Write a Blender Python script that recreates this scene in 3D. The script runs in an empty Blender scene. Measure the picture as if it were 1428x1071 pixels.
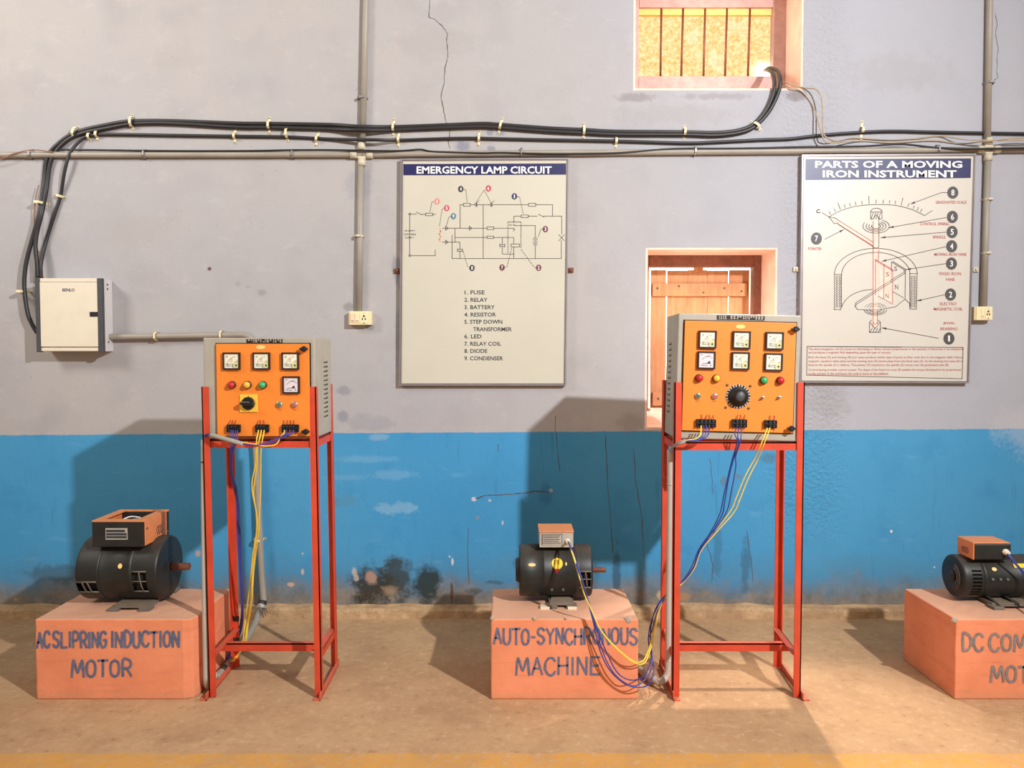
import bpy, math, random
from mathutils import Vector, Matrix
random.seed(7)
SC = bpy.context.scene
COL = SC.collection

# ------------------------------------------------------------------ camera
CAM_H, PITCH, FPX, CX, CY = 1.456, math.radians(2.1), 1073.0, 714.0, 535.5
cam_d = bpy.data.cameras.new('camera'); cam = bpy.data.objects.new('camera', cam_d); COL.objects.link(cam)
cam.location = (0, 0, CAM_H); cam.rotation_euler = (math.pi/2 - PITCH, 0, 0)
cam_d.sensor_width = 36.0; cam_d.lens = FPX/1428.0*36.0; cam_d.clip_start = 0.05
SC.camera = cam
SC.view_settings.view_transform = 'Standard'; SC.view_settings.look = 'None'
SC.view_settings.gamma = 1.0; SC.view_settings.exposure = 0.0; SC.view_settings.use_curve_mapping = False

# ------------------------------------------------------------------ light
KEY_POS, KEY_W = (3.1, -0.7, 3.95), 1640.0          # assumed high floodlight of the hall, unseen, behind and right of the camera
AMB = (0.43, 0.39, 0.34)                             # daylight scattered through the hall
OUT = (9.0, 7.0, 4.8)                              # bright sunny sky beyond the wall

def lamp(kind, name, loc, w, color, target=None):
    d = bpy.data.lights.new(name, kind); d.energy = w; d.color = color
    o = bpy.data.objects.new(name, d); COL.objects.link(o); o.location = loc
    if target is not None:
        o.rotation_euler = (Vector(target) - Vector(loc)).to_track_quat('-Z', 'Y').to_euler()
    return o, d
_, kd = lamp('SPOT', 'assumed_hall_lamp', KEY_POS, KEY_W, (0.97, 0.98, 1.0), (-2.5, 4.27, 1.5)); kd.shadow_soft_size = 0.07
kd.spot_size = math.radians(124); kd.spot_blend = 1.0
_, sd = lamp('SPOT', 'added_floor_spot', (1.33, 4.22, 2.80), 260.0, (1.0, 0.86, 0.74), (1.08, 2.75, 0.0))  # unseen spot lamp, added before the wall to brighten the floor patch
sd.spot_size = math.radians(40); sd.spot_blend = 0.7; sd.shadow_soft_size = 0.03

_, wd = lamp('POINT', 'added_reveal_lamp', (1.10, 4.20, 1.66), 5.5, (1.0, 0.80, 0.66)); wd.shadow_soft_size = 0.12  # unseen point lamp, added to brighten the lower window's reveals
_, wd = lamp('POINT', 'added_reveal_lamp', (1.12, 4.24, 3.22), 6.0, (1.0, 0.80, 0.66)); wd.shadow_soft_size = 0.12  # another added point lamp, lifting the reveals of the upper opening
_, ad = lamp('AREA', 'left_wall_fill', (-4.6, 1.2, 4.3), 30.0, (1.0, 0.96, 0.90), (-2.3, 4.27, 2.95)); ad.size = 1.2; ad.spread = math.radians(80)  # unseen fill lamp, added to lift the dim left part of the wall
world = bpy.data.worlds.new('daylight'); SC.world = world; world.use_nodes = True
wn = world.node_tree; wn.nodes.clear()
def wnode(t): return wn.nodes.new(t)
wo = wnode('ShaderNodeOutputWorld'); bg = wnode('ShaderNodeBackground'); tc = wnode('ShaderNodeTexCoord')
sp = wnode('ShaderNodeSeparateXYZ'); wn.links.new(tc.outputs['Generated'], sp.inputs[0])
def wmap(sock, a, b):
    m = wnode('ShaderNodeMapRange'); m.inputs[1].default_value = a; m.inputs[2].default_value = b; m.clamp = True
    wn.links.new(sock, m.inputs[0]); return m.outputs[0]
def wmul(a, b):
    m = wnode('ShaderNodeMath'); m.operation = 'MULTIPLY'; wn.links.new(a, m.inputs[0]); wn.links.new(b, m.inputs[1]); return m.outputs[0]
fac = wmul(wmul(wmap(sp.outputs[1], .36, .45), wmap(sp.outputs[2], .8, .7)), wmap(sp.outputs[2], -.25, -.1))
mx = wnode('ShaderNodeMix'); mx.data_type = 'RGBA'
wn.links.new(fac, mx.inputs[0]); mx.inputs[6].default_value = AMB + (1,); mx.inputs[7].default_value = OUT + (1,)
wn.links.new(mx.outputs[2], bg.inputs[0]); wn.links.new(bg.outputs[0], wo.inputs[0])

# ------------------------------------------------------------------ projection helpers (photo pixels -> the place)
CT, ST = math.cos(PITCH), math.sin(PITCH)
def at(px, py, Y):
    u = (px-CX)/FPX; v = (CY-py)/FPX
    d = Vector((u, CT+v*ST, v*CT-ST)); t = Y/d.y
    return Vector((d.x*t, Y, CAM_H+d.z*t))
def at_z(px, py, z):
    u = (px-CX)/FPX; v = (CY-py)/FPX
    d = Vector((u, CT+v*ST, v*CT-ST)); t = (z-CAM_H)/d.z
    return Vector((d.x*t, d.y*t, z))
YW = 4.27
def W(px, py, off=0.0): return at(px, py, YW-off)
# crops used when measuring the photo
def z3(X, Y): return (30+X*.28942, 680+Y*.28942)
def z4(X, Y): return (X*.34532, 130+Y*.34532)
def z5(X, Y): return (540+X*.31286, 210+Y*.31286)
def z6(X, Y): return (1090+X*.31762, 205+Y*.31745)
def z7(X, Y): return (460+X*.30812, 580+Y*.30812)
def z8(X, Y): return (580+X*.26611, 720+Y*.26611)
def zm(X, Y): return (460+X*.28011, Y*.28011)
def zw(X, Y): return (860+X*.19608, Y*.19608)
def zr(X, Y): return (1100+X*.2297, Y*.2297)

# ------------------------------------------------------------------ materials
def lin(c):
    c = c/255.0
    return c/12.92 if c <= 0.04045 else ((c+0.055)/1.055)**2.4
def rgb(c): return tuple(lin(v) for v in c)
class NT:
    def __init__(s, name):
        s.m = bpy.data.materials.new(name); s.m.use_nodes = True; s.t = s.m.node_tree
        s.b = s.t.nodes['Principled BSDF']; s.geo = None
    def n(s, t): return s.t.nodes.new(t)
    def l(s, a, b): s.t.links.new(a, b)
    def put(s, inp, v):
        if v is None: return
        if isinstance(v, (int, float)): inp.default_value = v
        elif isinstance(v, tuple): inp.default_value = v if len(v) == len(inp.default_value) else v+(1,)
        else: s.l(v, inp)
    def pos(s):
        if not s.geo: s.geo = s.n('ShaderNodeNewGeometry')
        return s.geo.outputs['Position']
    def obj(s):
        return s.n('ShaderNodeTexCoord').outputs['Object']
    def sep(s, v):
        q = s.n('ShaderNodeSeparateXYZ'); s.l(v, q.inputs[0]); return q.outputs
    def math(s, op, a, b=None, c=None, clamp=False):
        q = s.n('ShaderNodeMath'); q.operation = op; q.use_clamp = clamp
        s.put(q.inputs[0], a); s.put(q.inputs[1], b); s.put(q.inputs[2], c); return q.outputs[0]
    def rng(s, v, a, b, c=0.0, d=1.0):
        q = s.n('ShaderNodeMapRange'); s.put(q.inputs[0], v)
        for i, k in enumerate((a, b, c, d)): s.put(q.inputs[1+i], k)
        q.clamp = True; return q.outputs[0]
    def noise(s, vec, scale, detail=4.0, rough=.55, stretch=None):
        if stretch:
            mp = s.n('ShaderNodeMapping'); mp.inputs['Scale'].default_value = stretch; s.l(vec, mp.inputs[0]); vec = mp.outputs[0]
        q = s.n('ShaderNodeTexNoise'); s.l(vec, q.inputs['Vector']); q.inputs['Scale'].default_value = scale
        q.inputs['Detail'].default_value = detail; q.inputs['Roughness'].default_value = rough
        return q.outputs[0]
    def mix(s, f, a, b, mode='MIX'):
        q = s.n('ShaderNodeMix'); q.data_type = 'RGBA'; q.blend_type = mode
        s.put(q.inputs[0], f); s.put(q.inputs[6], a); s.put(q.inputs[7], b); return q.outputs[2]
    def bump(s, h, strength, dist=.01):
        q = s.n('ShaderNodeBump'); s.put(q.inputs['Strength'], strength); q.inputs['Distance'].default_value = dist
        s.l(h, q.inputs['Height']); s.l(q.outputs[0], s.b.inputs['Normal'])
    def done(s, col, rough=.6, metal=0.0, spec=None):
        s.put(s.b.inputs['Base Color'], col); s.put(s.b.inputs['Roughness'], rough); s.b.inputs['Metallic'].default_value = metal
        if spec is not None: s.b.inputs['Specular IOR Level'].default_value = spec
        return s.m
def pmat(name, c, rough=.5, metal=0.0, var=.10, scale=14.0, bump=0.0, spec=None, dust=0.0, dustc=(176, 140, 105)):
    k = NT(name); p = k.obj(); c = rgb(c)
    n = k.noise(p, scale)
    col = k.mix(k.rng(n, .3, .7), tuple(v*(1-var) for v in c), tuple(min(1, v*(1+var)) for v in c))
    if dust:
        k.pos(); nz = k.sep(k.geo.outputs['Normal'])[2]
        col = k.mix(k.math('MULTIPLY', k.rng(nz, .2, .9), k.rng(k.noise(p, scale*1.7), .25, .75, dust*.5, dust)), col, rgb(dustc))
    if bump: k.bump(k.noise(p, scale*4), bump, .004)
    return k.done(col, rough, metal, spec)
M = {}
M['red'] = pmat('red_paint', (206, 70, 42), .5, var=.14, scale=9, dust=.5, dustc=(196, 120, 92))
M['redfoot'] = pmat('dusty_red_paint', (205, 92, 66), .65, var=.2, scale=12, dust=.6)
M['grey'] = pmat('grey_enamel', (168, 162, 148), .45, var=.06, dust=.3)
M['orange'] = pmat('orange_enamel', (242, 136, 48), .42, var=.04, scale=5)
M['morange'] = pmat('orange_lid_paint', (222, 132, 74), .5, var=.1, dust=.4)
M['black'] = pmat('black_plastic', (20, 18, 18), .5, var=.2)
M['bezel'] = pmat('brown_black_bezel', (42, 24, 20), .4, var=.2)
M['gap'] = pmat('dark_gap_shade', (28, 22, 20), .7)
M['motor'] = pmat('black_motor_paint', (29, 31, 29), .48, var=.3, scale=18, dust=.28, dustc=(110, 96, 82))
M['motorin'] = pmat('motor_inside', (16, 15, 14), .8)
M['motorgrey'] = pmat('grey_cast_foot', (104, 98, 90), .6, var=.2, dust=.4)
M['rust'] = pmat('rusty_steel', (122, 72, 52), .6, metal=.3, var=.25, scale=40)
M['steel'] = pmat('bare_steel', (112, 106, 100), .4, metal=.8)
M['cream'] = pmat('cream_sheet', (226, 216, 194), .4, var=.03)
M['whitebox'] = pmat('white_side_sheet', (214, 210, 208), .5, var=.05)
M['darkedge'] = pmat('dark_grey_edge', (70, 70, 74), .5)
M['pipe'] = pmat('grey_conduit', (158, 150, 138), .45, var=.1, scale=6, dust=.25, dustc=(150, 138, 120))
M['pipelight'] = pmat('pale_grey_conduit', (186, 178, 166), .45, var=.08, scale=6)
M['fitting'] = pmat('pale_plastic_fitting', (206, 196, 174), .5, var=.06)
M['clip'] = pmat('cream_plastic_clip', (238, 222, 182), .5, var=.06)
M['nail'] = pmat('dull_nail', (96, 80, 62), .5, metal=.4)
M['cable'] = pmat('black_cable', (40, 38, 40), .45, var=.2, scale=8, dust=.3, dustc=(110, 104, 100))
M['thin'] = pmat('black_wire', (34, 30, 30), .5)
M['tan'] = pmat('tan_flex', (176, 158, 134), .55, var=.15)
M['brownw'] = pmat('brown_flex', (150, 100, 72), .6)
M['blue'] = pmat('blue_wire', (34, 60, 146), .45, var=.15)
M['purple'] = pmat('violet_blue_wire', (66, 66, 140), .45, var=.2)
M['yellow'] = pmat('yellow_wire', (242, 208, 74), .45, var=.08)
M['redw'] = pmat('red_wire', (178, 40, 34), .5)
M['sleeve'] = pmat('grey_sleeve', (160, 156, 146), .5, var=.1)
M['board'] = pmat('cream_board', (202, 197, 180), .35, var=.03, scale=3)
M['board2'] = pmat('pinkish_cream_board', (208, 202, 190), .4, var=.03, scale=3)
M['navy'] = pmat('navy_band', (32, 32, 86), .4, var=.05)
M['ink'] = pmat('dark_ink', (48, 56, 62), .5)
M['lineink'] = pmat('line_ink', (84, 76, 70), .5)
M['pinkink'] = pmat('red_ink', (186, 84, 84), .5)
M['pale_pink'] = pmat('pale_pink_ink', (228, 158, 140), .5)
M['tint'] = pmat('pink_tint', (240, 208, 190), .5)
M['white'] = pmat('white_print', (240, 238, 232), .5, var=.02)
M['bgrey'] = pmat('grey_badge', (74, 70, 72), .5)
M['bdark'] = pmat('charcoal_badge', (52, 54, 58), .5)
M['bnavy'] = pmat('navy_badge', (38, 40, 84), .5)
M['bplum'] = pmat('plum_badge', (112, 44, 66), .5)
M['bpink'] = pmat('pink_badge', (196, 70, 92), .5)
M['bcoral'] = pmat('coral_badge', (232, 128, 112), .5)
M['bsteel'] = pmat('steel_blue_badge', (86, 122, 140), .5)
M['frame'] = pmat('aluminium_frame', (150, 142, 142), .4, metal=.3, var=.1)
M['frameline'] = pmat('dark_frame_rubber', (58, 46, 66), .5)
M['letter'] = pmat('blue_grey_hand_paint', (96, 104, 130), .7, var=.25, scale=60)
M['letter2'] = pmat('grey_hand_paint', (134, 122, 118), .7, var=.22, scale=60)
M['face'] = pmat('meter_face', (232, 228, 204), .4, var=.03)
M['facelilac'] = pmat('lilac_meter_face', (222, 210, 214), .4, var=.03)
M['faceolive'] = pmat('meter_cover', (206, 202, 150), .4, var=.05)
M['lampred'] = pmat('red_lens', (196, 36, 48), .25)
M['lampamber'] = pmat('amber_lens', (246, 186, 66), .25)
M['lampgreen'] = pmat('green_lens', (56, 172, 104), .25)
M['btngreen'] = pmat('green_button', (70, 118, 84), .35)
M['btnred'] = pmat('pale_red_button', (206, 88, 92), .35)
M['chrome'] = pmat('chrome_ring', (196, 190, 180), .25, metal=.9)
M['swyellow'] = pmat('yellow_plate', (246, 198, 70), .4, var=.04)
M['sticker'] = pmat('cream_sticker', (248, 206, 128), .5, var=.1)
M['plate'] = pmat('aluminium_plate', (190, 184, 172), .35, metal=.3, var=.1)
M['yelsticker'] = pmat('yellow_round_sticker', (246, 206, 44), .5, var=.05)
M['socket'] = pmat('cream_socket_plastic', (238, 222, 178), .4, var=.03)
M['socketp'] = pmat('pinkish_switch_plastic', (238, 206, 176), .4, var=.03)
M['boxgrey'] = pmat('grey_terminal_box', (172, 166, 154), .5, var=.08)
M['tape'] = pmat('black_tape', (48, 40, 38), .5)
M['crackline'] = pmat('crack_dirt', (98, 86, 84), .9)
M['paper'] = pmat('paper_packing', (226, 208, 180), .7, var=.1)

# ------------------------------------------------------------------ mesh builder
def catmull(pts, k=6):
    P = [Vector(p) for p in pts]
    if len(P) < 3: return P
    out = []
    for i in range(len(P)-1):
        p0 = P[i-1] if i else P[0]*2-P[1]
        p1, p2 = P[i], P[i+1]
        p3 = P[i+2] if i+2 < len(P) else P[-1]*2-P[-2]
        for j in range(k):
            t = j/k
            out.append(.5*((2*p1)+(p2-p0)*t+(2*p0-5*p1+4*p2-p3)*t*t+(3*p1-p0-3*p2+p3)*t**3))
    out.append(P[-1]); return out
class MB:
    def __init__(s): s.v = []; s.f = []; s.s = []
    def add(s, vs, fs, smooth=False):
        b = len(s.v); s.v += [tuple(v) for v in vs]
        s.f += [tuple(b+i for i in f) for f in fs]; s.s += [smooth]*len(fs); return s
    def box(s, x0, x1, y0, y1, z0, z1, top=None):
        a = top or 0.0
        vs = [(x0,y0,z0),(x1,y0,z0),(x1,y1,z0),(x0,y1,z0),(x0+a,y0+a,z1),(x1-a,y0+a,z1),(x1-a,y1-a,z1),(x0+a,y1-a,z1)]
        return s.add(vs, [(0,3,2,1),(4,5,6,7),(0,1,5,4),(1,2,6,5),(2,3,7,6),(3,0,4,7)])
    def hexa(s, q0, q1):
        """two matching quads joined into a solid"""
        vs = list(q0)+list(q1); n = len(q0)
        fs = [tuple(range(n))[::-1], tuple(range(n, 2*n))]+[(i, (i+1) % n, n+(i+1) % n, n+i) for i in range(n)]
        return s.add(vs, fs)
    def prism(s, pts, off):
        off = Vector(off); return s.hexa([Vector(p) for p in pts], [Vector(p)+off for p in pts])
    def tube(s, pts, r, n=10, caps=True, r_end=None):
        P = [Vector(p) for p in pts]; rings = []
        T = []
        for i in range(len(P)):
            t = P[min(i+1, len(P)-1)]-P[max(i-1, 0)]
            T.append(t.normalized() if t.length > 1e-9 else Vector((0, 0, 1)))
        up = Vector((0, 0, 1)) if abs(T[0].z) < .9 else Vector((0, 1, 0))
        N = (up-T[0]*up.dot(T[0])).normalized()
        vs = []
        for i, p in enumerate(P):
            N = N-T[i]*N.dot(T[i]); N.normalize(); B = T[i].cross(N)
            rr = r if r_end is None else r+(r_end-r)*i/(len(P)-1)
            for j in range(n):
                a = 2*math.pi*j/n; vs.append(p+(N*math.cos(a)+B*math.sin(a))*rr)
        fs = [(i*n+j, i*n+(j+1) % n, (i+1)*n+(j+1) % n, (i+1)*n+j) for i in range(len(P)-1) for j in range(n)]
        b = len(s.v); s.add(vs, fs, True)
        if caps:
            s.f += [tuple(b+j for j in range(n))[::-1], tuple(b+(len(P)-1)*n+j for j in range(n))]; s.s += [False, False]
        return s
    def cyl(s, p0, p1, r, r1=None, n=20): return s.tube([p0, p1], r, n, True, r1)
    def lathe(s, prof, o, axis, n=28, caps=True, smooth=True, skip=None, span=None):
        """prof: (t, r) along axis; angle 0 = +z (or +x), growing towards -y"""
        o = Vector(o); A = Vector(axis).normalized()
        if abs(A.x) > .9: e1, e2 = Vector((0, 0, 1)), Vector((0, -1, 0))
        elif abs(A.y) > .9: e1, e2 = Vector((0, 0, 1)), Vector((1, 0, 0))
        else: e1, e2 = Vector((1, 0, 0)), Vector((0, 1, 0))
        vs = []
        for t, r in prof:
            for j in range(n):
                a = 2*math.pi*j/n; vs.append(o+A*t+(e1*math.cos(a)+e2*math.sin(a))*r)
        fs = []
        for i in range(len(prof)-1):
            for j in range(n):
                if skip and skip((prof[i][0]+prof[i+1][0])/2, 360*(j+.5)/n): continue
                fs.append((i*n+j, i*n+(j+1) % n, (i+1)*n+(j+1) % n, (i+1)*n+j))
        b = len(s.v); s.add(vs, fs, smooth)
        if caps:
            for i in (0, len(prof)-1):
                if prof[i][1] > 1e-5:
                    s.f.append(tuple(b+i*n+j for j in range(n))); s.s.append(False)
        return s
    def ribbon(s, pts, w, fn, closed=False):
        """flat line of width w through 2D points; fn maps a 2D point to the surface"""
        P = [Vector((p[0], p[1])) for p in pts]
        if closed: P.append(P[0])
        for a, b in zip(P, P[1:]):
            d = b-a
            if d.length < 1e-9: continue
            d.normalize(); nn = Vector((-d.y, d.x))*w/2; e = d*w*.3
            s.add([fn(*(a-e+nn)), fn(*(b+e+nn)), fn(*(b+e-nn)), fn(*(a-e-nn))], [(0, 1, 2, 3)])
        return s
    def dash(s, a, b, w, fn, n=6):
        a = Vector(a); b = Vector(b)
        for i in range(n):
            s.ribbon([a+(b-a)*(i/n), a+(b-a)*((i+.6)/n)], w, fn)
        return s
    def poly(s, pts, fn): return s.add([fn(*p) for p in pts], [tuple(range(len(pts)))])
    def disc(s, c, rx, ry, fn, n=24):
        return s.poly([(c[0]+rx*math.cos(2*math.pi*i/n), c[1]+ry*math.sin(2*math.pi*i/n)) for i in range(n)], fn)
    def text(s, body, x0, x1, yb, yt, fn, bold=0.0):
        cu = bpy.data.curves.new('t', 'FONT'); cu.body = body; cu.size = 1; cu.offset = bold; cu.resolution_u = 2
        o = bpy.data.objects.new('t', cu); COL.objects.link(o)
        dg = bpy.context.evaluated_depsgraph_get(); me = bpy.data.meshes.new_from_object(o.evaluated_get(dg))
        vs = [v.co.copy() for v in me.vertices]; fs = [tuple(p.vertices) for p in me.polygons]
        bpy.data.objects.remove(o); bpy.data.curves.remove(cu); bpy.data.meshes.remove(me)
        if not vs: return s
        ax, bx = min(v.x for v in vs), max(v.x for v in vs); ay, by = min(v.y for v in vs), max(v.y for v in vs)
        return s.add([fn(x0+(v.x-ax)/(bx-ax)*(x1-x0), yb+(v.y-ay)/(by-ay)*(yt-yb)) for v in vs], fs)
    def xform(s, m): s.v = [tuple(m @ Vector(v)) for v in s.v]; return s
    def build(s, name, m, parent=None, bevel=0.0, local=False, seg=2):
        me = bpy.data.meshes.new(name); V = s.v; loc = Vector((0, 0, 0))
        if parent is None:
            xs, ys, zs = zip(*V)
            loc = Vector(((min(xs)+max(xs))/2, (min(ys)+max(ys))/2, min(zs)))
            V = [tuple(Vector(v)-loc) for v in V]
        me.from_pydata(V, [], s.f); me.polygons.foreach_set('use_smooth', s.s)
        me.materials.append(M[m] if isinstance(m, str) else m); me.update()
        o = bpy.data.objects.new(name, me); COL.objects.link(o); o.location = loc
        MAT[o.name] = Matrix.Translation(loc)
        if parent is not None:
            o.parent = parent
            if not local: o.matrix_parent_inverse = MAT[parent.name].inverted()
        if bevel:
            b = o.modifiers.new('bevel', 'BEVEL'); b.width = bevel; b.segments = seg; b.limit_method = 'ANGLE'; b.angle_limit = .6
        return o
def split(mb, name, m, parent, bevel=0.0, local=False):
    """every loose piece of the builder becomes an object of its own"""
    par = list(range(len(mb.v)))
    def find(i):
        while par[i] != i: par[i] = par[par[i]]; i = par[i]
        return i
    for f in mb.f:
        for i in f[1:]: par[find(i)] = find(f[0])
    groups = {}
    for f, sm in zip(mb.f, mb.s): groups.setdefault(find(f[0]), []).append((f, sm))
    for fs in groups.values():
        q = MB(); ids = {}
        for f, sm in fs:
            for i in f:
                if i not in ids: ids[i] = len(q.v); q.v.append(mb.v[i])
            q.f.append(tuple(ids[i] for i in f)); q.s.append(sm)
        q.build(name, m, parent, bevel, local)
MAT = {}
def tag(o, label, cat, group=None):
    o['label'] = label; o['category'] = cat
    if group: o['group'] = group
    return o
def thing(name, label, cat, loc, group=None, rot=None):
    o = bpy.data.objects.new(name, None); COL.objects.link(o); o.empty_display_size = .1
    o.location = loc
    if rot: o.rotation_euler = rot
    R = Matrix.Identity(4) if not rot else __import__('mathutils').Euler(rot).to_matrix().to_4x4()
    MAT[o.name] = Matrix.Translation(Vector(loc)) @ R
    return tag(o, label, cat, group)
def struct(o): o['kind'] = 'structure'; return o

# ------------------------------------------------------------------ the setting
def wall_material():
    k = NT('plaster_wall'); p = k.pos(); x, y, z = k.sep(p)
    n1 = k.noise(p, .7, 5); n2 = k.noise(p, 4, 5); n3 = k.noise(p, 30, 3); n4 = k.noise(p, 11, 6, .7)
    up = k.mix(k.rng(n1, .35, .65), rgb((171, 169, 172)), rgb((179, 174, 171)))
    up = k.mix(k.rng(n2, .48, .74, 0, .5), up, rgb((160, 156, 158)))
    up = k.mix(k.rng(k.noise(p, 9, 6, .7, (1, 1, 1.6)), .56, .7, 0, .35), up, rgb((190, 186, 184)))
    up = k.mix(k.rng(k.noise(p, 52, 2), .70, .76, 0, .5), up, rgb((128, 124, 126)))
    up = k.mix(k.rng(x, .3, 1.6, 0, .6), up, rgb((176, 180, 193)))
    up = k.mix(k.rng(n3, .70, .78, 0, .35), up, rgb((150, 146, 150)))
    b = k.mix(k.rng(n1, .35, .65), rgb((64, 144, 194)), rgb((78, 154, 198)))
    b = k.mix(k.rng(n2, .55, .8, 0, .35), b, rgb((34, 116, 172)))
    b = k.mix(k.rng(k.noise(p, 5, 5, .6, (1, 1, 3.5)), .62, .8, 0, .4), b, rgb((112, 172, 214)))
    b = k.mix(k.rng(k.noise(p, 6, 4, .6, (5, 1, .4)), .62, .75, 0, .25), b, rgb((40, 92, 130)))
    l, r = W(0, 607), W(1428, 598); sl = (r.z-l.z)/(r.x-l.x)
    zb = k.math('ADD', k.math('MULTIPLY', x, sl), l.z-sl*l.x)
    zb = k.math('ADD', zb, k.math('MULTIPLY', k.math('SUBTRACT', n4, .5), .018))
    isb = k.rng(k.math('SUBTRACT', zb, z), -.002, .002)
    col = k.mix(isb, up, b)
    # grime that creeps up from the floor
    g = k.math('ADD', z, k.math('MULTIPLY', k.math('SUBTRACT', n2, .5), .26))
    col = k.mix(k.rng(g, .23, .10, 0, .9), col, k.mix(k.rng(n4, .35, .65), rgb((112, 98, 80)), rgb((166, 140, 110))))
    col = k.mix(k.rng(g, .36, .18, 0, .35), col, rgb((96, 110, 116)))
    stains = [  # px, py, rx, ry, colour, strength, raggedness
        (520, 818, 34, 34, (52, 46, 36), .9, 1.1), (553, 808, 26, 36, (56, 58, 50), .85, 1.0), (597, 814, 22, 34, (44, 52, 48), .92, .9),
        (518, 806, 10, 12, (176, 146, 128), .85, .9), (494, 797, 4, 6, (200, 190, 180), .7, 1.4), (497, 806, 4, 5, (196, 184, 172), .7, 1.4), (545, 824, 14, 9, (170, 142, 116), .6, 1.3),
        (509, 640, 44, 6, (120, 172, 208), .4, 1.0), (549, 662, 40, 8, (120, 172, 208), .42, 1.1), (480, 666, 36, 5, (112, 166, 204), .4, 1.0),
        (552, 709, 34, 9, (140, 182, 208), .5, 1.5), (478, 700, 26, 10, (84, 140, 170), .5, 1.2), (527, 610, 16, 6, (150, 176, 200), .45, 1.0),
        (661, 696, 4, 3.5, (206, 206, 206), .9, .6), (683, 698, 2.6, 2.4, (200, 190, 180), .9, .6), (701, 729, 1.8, 4, (205, 200, 200), .8, .6),
        (631, 783, 2.2, 6, (214, 212, 210), .9, .7), (666, 722, 2.5, 3, (150, 140, 120), .7, .6), (768, 684, 3, 3, (200, 190, 176), .8, .7),
        (627, 776, 1.5, 2, (210, 210, 210), .8, .6), (422, 797, 3, 5, (205, 180, 160), .9, .8), (406, 815, 6, 4, (206, 172, 146), .9, .9), (422, 772, 1.6, 2, (205, 190, 170), .8, .5),
        (276, 772, 4.5, 6, (196, 160, 140), .85, .7), (1243, 741, 2.2, 2.6, (225, 225, 225), .95, .5), (1303, 791, 1.6, 1.4, (215, 215, 215), .9, .5),
        (646, 203, 13, 9, (150, 152, 172), .75, .9), (683, 184, 5, 5, (150, 152, 172), .7, .8), (699, 186, 8, 4, (150, 152, 172), .6, .9), (685, 208, 7, 5, (150, 152, 170), .7, .8),
        (555, 378, 9, 26, (150, 152, 160), .7, 1.2), (556, 470, 7, 40, (164, 166, 172), .5, 1.3), (480, 545, 12, 8, (156, 158, 170), .6, .9), (478, 582, 10, 10, (150, 154, 168), .65, 1.1), (515, 590, 40, 14, (168, 170, 184), .45, 1.3),
        (486, 428, 9, 7, (158, 154, 154), .7, .8), (516, 456, 7, 5, (158, 158, 162), .7, .9), (500, 258, 26, 22, (178, 176, 186), .5, 1.3),
        (365, 408, 7, 5, (168, 164, 162), .6, 1.0), (332, 396, 5, 4, (176, 170, 166), .5, 1.0), (292, 375, 3.4, 3, (112, 84, 60), .95, .5), (345, 400, 5, 2.5, (176, 170, 166), .5, 1.0),
        (1010, 672, 6, 8, (94, 120, 134), .7, 1.0), (1030, 665, 5, 5, (110, 116, 120), .6, 1.0), (1072, 640, 12, 9, (80, 110, 126), .5, 1.1),
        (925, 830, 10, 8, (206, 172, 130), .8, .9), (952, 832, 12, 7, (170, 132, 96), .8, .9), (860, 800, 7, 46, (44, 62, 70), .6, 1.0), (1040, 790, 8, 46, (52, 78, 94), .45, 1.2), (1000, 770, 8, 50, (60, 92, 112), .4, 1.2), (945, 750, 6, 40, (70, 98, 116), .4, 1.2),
        (90, 800, 60, 16, (64, 60, 46), .45, 1.2), (200, 830, 80, 14, (70, 62, 46), .5, 1.2), (22, 836, 4, 3, (170, 150, 120), .8, .6), (760, 690, 10, 20, (44, 104, 150), .4, 1.0),
        (630, 826, 2.4, 17, (96, 64, 46), .9, .6), (660, 824, 14, 5, (70, 66, 56), .6, 1.1), (690, 812, 14, 4, (70, 74, 66), .5, 1.3),
        (886, 136, 30, 7, (150, 140, 144), .5, 1.0), (1000, 134, 60, 6, (156, 148, 150), .4, 1.2), (1110, 132, 18, 10, (130, 110, 108), .5, 1.1),
        (940, 160, 90, 16, (188, 184, 186), .4, 1.3), (600, 60, 70, 26, (190, 184, 182), .35, 1.4), (1250, 100, 80, 30, (190, 186, 190), .35, 1.4), (180, 320, 60, 26, (196, 190, 186), .35, 1.4),
        (880, 590, 22, 18, (150, 140, 132), .35, 1.2), (1150, 560, 40, 28, (186, 184, 186), .5, 1.2), (1440, 600, 60, 40, (206, 202, 204), .3, 1.0)]
    nn = k.math('SUBTRACT', k.math('ADD', k.math('MULTIPLY', n4, .55), k.math('MULTIPLY', k.noise(p, 24, 5, .7), .45)), .5)
    for px, py, rx, ry, c, s, rag in stains:
        if py < 598: c = tuple(v*.86 for v in c)
        c0 = W(px, py); kx = 1/(rx*YW/FPX); kz = 1/(ry*YW/FPX)
        ax = k.math('MULTIPLY', k.math('SUBTRACT', x, c0.x), kx); az = k.math('MULTIPLY', k.math('SUBTRACT', z, c0.z), kz)
        d = k.math('SQRT', k.math('ADD', k.math('MULTIPLY', ax, ax), k.math('MULTIPLY', az, az)))
        d = k.math('ADD', d, k.math('MULTIPLY', nn, rag*2.6))
        col = k.mix(k.rng(d, 1.05, .55, 0, s), col, rgb(c))
    # coarse render right of the second panel, fine trowel marks elsewhere
    a, e = W(1085, 560), W(1165, 560)
    rough = k.math('MULTIPLY', k.rng(x, a.x-.1, a.x+.1), k.rng(x, e.x+.12, e.x-.05))
    rough = k.math('MULTIPLY', rough, k.rng(z, W(0, 770).z, W(0, 700).z))
    h = k.math('ADD', k.math('MULTIPLY', k.noise(p, 45, 4, .6), k.math('ADD', k.math('MULTIPLY', rough, 1.4), .10)), k.math('MULTIPLY', n2, .55))
    k.bump(h, .55, .02)
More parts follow.
